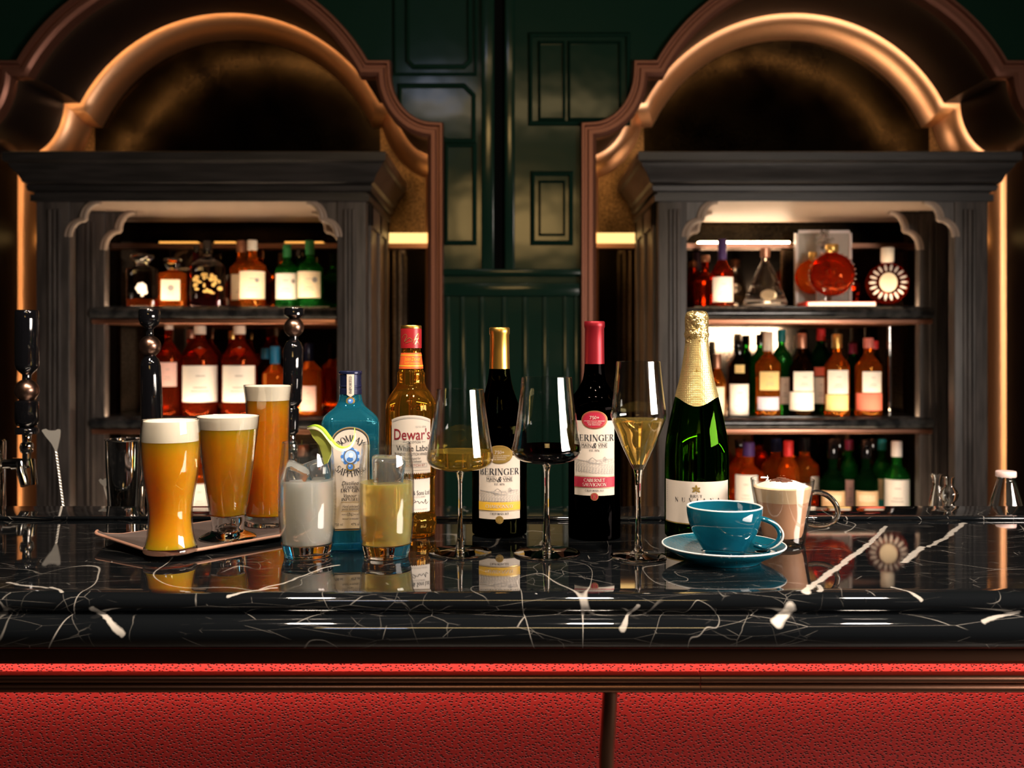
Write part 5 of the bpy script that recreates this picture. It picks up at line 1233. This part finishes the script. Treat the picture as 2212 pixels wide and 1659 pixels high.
def round_decanter(label,cx,cy,R_,Y,zb,gm,neck_top,cap_m,cap_top,cap_hw,extra):
    o=thing('decanter',label,'decanter',(PX(cx,Y),Y,zb),face(PX(cx,Y),Y),g); s=Y/F_PX
    zc_=PZ(cy,Y)-zb; r=R_*s; b=MB(); n=28
    prof=[(r*sin(pi*k/n),zc_-r*cos(pi*k/n)) for k in range(n+1)]
    prof=[(q,max(z,.0004)) for q,z in prof if z<zc_+r*.955]
    prof += [(11*s,zc_+r*1.0),(10*s,PZ(cap_top+ (neck_top-cap_top),Y)-zb)]
    b.lathe(solid(prof),48,0,sy=.52); b.build('bottle_glass',G[gm],o)
    lathe_part('cap',solid(pxprof([(cap_hw*.9,cap_top),(cap_hw,cap_top+2),(cap_hw,neck_top-4),(cap_hw*.8,neck_top)],Y,zb)[::-1]),K[cap_m],o,32,angle=45)
    return o,r,zc_,s
o,r,zc_,s=round_decanter('round dark amber decanter with spiked sides and gold collar, on the red box',1797,593,47,3.83,Z0+.0245,'red',546,'gold',528,14,0)
b=MB()
for q in (-1,1):
    for k in range(11):
        a=R(-62+k*12.5); b.lathe([(0,-.005),(.0045,-.003),(.0058,0),(.0045,.003),(0,.005)],10,0,(q*(r+.002)*cos(a),0,zc_+(r+.002)*sin(a)))
tag(b.build('spikes',M['glass'],o),kind='stuff')
for dx,dy in ((-13,-25),(17,-25),(0,2)):
    b=MB(); b.tube([(dx*s+.016*cos(2*pi*k/20),-r*.52*.93,zc_+dy*s+.016*sin(2*pi*k/20)) for k in range(20)],.0035,8,closed=True); b.build('raised_medallion',M['glass'],o)
o,r2,z2,s=round_decanter('second round amber decanter half hidden behind the spiked one',1756,598,38,3.93,Z0,'orange',566,'gold',545,9,0)
Y=3.90; o=thing('crystal_stopper_bottle','tall bottle with a big sparkling crystal stopper behind the spiked decanter','bottle',(PX(1779,Y),Y,Z0),0,g)
lathe_part('bottle_glass',solid(catmull(pxprof([(16,657),(17,650),(17,590),(10,560),(7,545)],Y,Z0),3)),G['clear'],o,32)
b=MB(); rnd=random.Random(3)
for k in range(34):
    a=rnd.random()*6.28; e=rnd.random()*pi-pi/2; q=.034*rnd.random()**.4; b.lathe([(0,-.008),(.006,-.004),(.008,0),(.006,.004),(0,.008)],6,0,(q*cos(a)*cos(e),q*sin(a)*cos(e)*.5,PZ(518,Y)-Z0+q*1.05*sin(e)))
tag(b.build('stopper',M['glass'],o),kind='stuff')
o,r,zc_,s=round_decanter('round flat dark brandy bottle with cream sun medallion, right end of right top shelf',1917,613,45,3.85,Z0,'red',568,'cream',535,14,0)
cv=Canvas(lambda x,y,d:(x,-math.sqrt(max(1e-6,1-min(.98,(x/r)**2+((y-zc_)/r)**2)))*r*.52-d-.0006,y))
cv.oval(2*s,zc_+2*s,18*s,21*s,2,0)
for k in range(18):
    a=2*pi*k/18; c_,q=cos(a),sin(a); P=[]
    for rr,wd in ((25,1.6),(32,2.8),(39,1.8)): P.append((rr,wd))
    for (r0,w0),(r1,w1) in zip(P,P[1:]): cv.poly([((2+r0*c_-w0*q)*s,zc_+(2+r0*q+w0*c_)*s),((2+r1*c_-w1*q)*s,zc_+(2+r1*q+w1*c_)*s),((2+r1*c_+w1*q)*s,zc_+(2+r1*q-w1*c_)*s),((2+r0*c_+w0*q)*s,zc_+(2+r0*q-w0*c_)*s)],1,1)
cv.build('sun_medallion',[LB['cream'],LB['crystal']],o)
g='bottles on the middle shelf of the right cabinet'
spirit('amber bottle with cream label, partly hidden behind the gold-necked sparkling bottle',1549,yf,Z1,19,828,8,795,765,'amber','copper',795,[(1535,1564,836,896,'cream')],g)
spirit('slim near-black bottle with black cap and white lower label in front of the bright reflection',1596,yf,Z1,21,800,8,770,735,'dark','black',765,[(1577,1618,830,897,'white'),(1588,1608,788,806,'yellow')],g)
spirit('amber whisky bottle with yellow upper and lilac lower label on the right middle shelf',1659,yf,Z1,26,790,9.5,765,716,'amber','cream',758,[(1642,1682,803,843,'yellow'),(1637,1682,858,886,'lilac')],g)
spirit('tall green bottle with teal cap and white label behind the yellow-labelled whisky',1688,yb,Z1,22,775,8,748,712,'green','teal',738,[(1681,1707,815,873,'white')],g)
spirit('green bottle at the back left of the yellow-labelled whisky',1642,yb+.02,Z1,20,780,8,755,722,'green','black',745,[],g)
spirit('dark bottle with copper neck and two stacked white labels on the right middle shelf',1732,yf,Z1,26,800,9,765,720,'dark','copper',752,[(1715,1756,803,845,'white'),(1706,1757,847,887,'white')],g)
spirit('red-capped green bottle with red-topped white label, standing behind on the right middle shelf',1773,yb,Z1,22,775,8.5,745,710,'dkgreen','red',736,[(1759,1788,815,872,'white'),(1757,1788,793,812,'rose')],g)
spirit('gold-capped amber bottle with white upper and cream lower label on the right middle shelf',1808,yf,Z1,26,795,9.5,765,722,'amber','gold',752,[(1789,1831,800,851,'white'),(1785,1831,853,887,'yellow')],g)
spirit('pink-capped amber bottle with white upper and red lower label, right middle shelf',1876,yf,Z1,28,795,9.5,765,730,'amber','pink',752,[(1864,1902,803,848,'white'),(1851,1905,850,887,'rose')],g)
spirit('dark bottle with wine-coloured cap between the gold-capped and pink-capped bottles',1842,yb,Z1,19,795,8,772,742,'dkgreen','wine',764,[],g)
spirit('dark bottle with red cap at the back right of the middle shelf',1888,yb+.02,Z1,18,790,8,765,736,'dark','red',754,[],g)
g='bottles on the bottom shelf of the right cabinet'
spirit('round orange bottle with large white label and purple cap, just left of the glass mug',1617,yf,Z2,34,1030,11,1003,955,'orange','purple',985,[(1589,1636,1027,1100,'white')],g)
spirit('dark-capped orange bottle standing behind to the left on the right bottom shelf',1598,yb,Z2,24,1015,9,985,948,'orange','black',968,[],g)
spirit('navy-capped amber bottle on the right bottom shelf above the glass mug',1676,yb,Z2,30,1010,11,985,946,'amber','navy',975,[],g)
spirit('red-capped amber bottle on the right bottom shelf above the glass mug rim',1703,yf,Z2,22,1015,9,985,952,'orange','red',985,[],g)
spirit('black-capped amber bottle on the right bottom shelf beside the mug handle',1738,yb,Z2,30,1010,11,985,945,'amber','black',975,[(1752,1770,1030,1066,'white')],g)
spirit('dark green bottle with ornate cream label, left of two by the mug handle',1799,yf,Z2,26,1040,9.5,1010,948,'dkgreen','black',990,[(1776,1824,1062,1108,'tan'),(1783,1817,1070,1084,'cream')],g)
spirit('bottle with a tall pale label and wine-red cap, behind the two ornate-labelled bottles',1834,yb,Z2,18,1010,8,985,950,'green','wine',972,[(1823,1848,1037,1104,'pink')],g)
spirit('dark green bottle with ornate cream label, right of two by the mug handle',1871,yf,Z2,25,1040,9.5,1010,950,'dkgreen','black',990,[(1850,1896,1062,1108,'tan'),(1857,1890,1070,1084,'cream')],g)
spirit('green bottle with pale and teal label and teal cap, next to the white-capped one',1905,yb,Z2,21,1015,8,985,948,'green','teal',972,[(1893,1911,1035,1079,'tan'),(1893,1911,1079,1100,'teal')],g)
spirit('black-capped bottle at the back between the ornate-labelled bottles',1812,yb+.03,Z2,18,1015,8,990,947,'dark','black',972,[],g)
spirit('dark bottle at the back right of the ornate-labelled bottles',1884,yb+.03,Z2,16,1015,8,990,947,'dark','black',972,[],g)
spirit('green bottle with a white cap and large white label, rightmost on the right bottom shelf',1937,yf,Z2,27,1030,10,1003,953,'green','white',986,[(1912,1963,1037,1104,'white')],g)
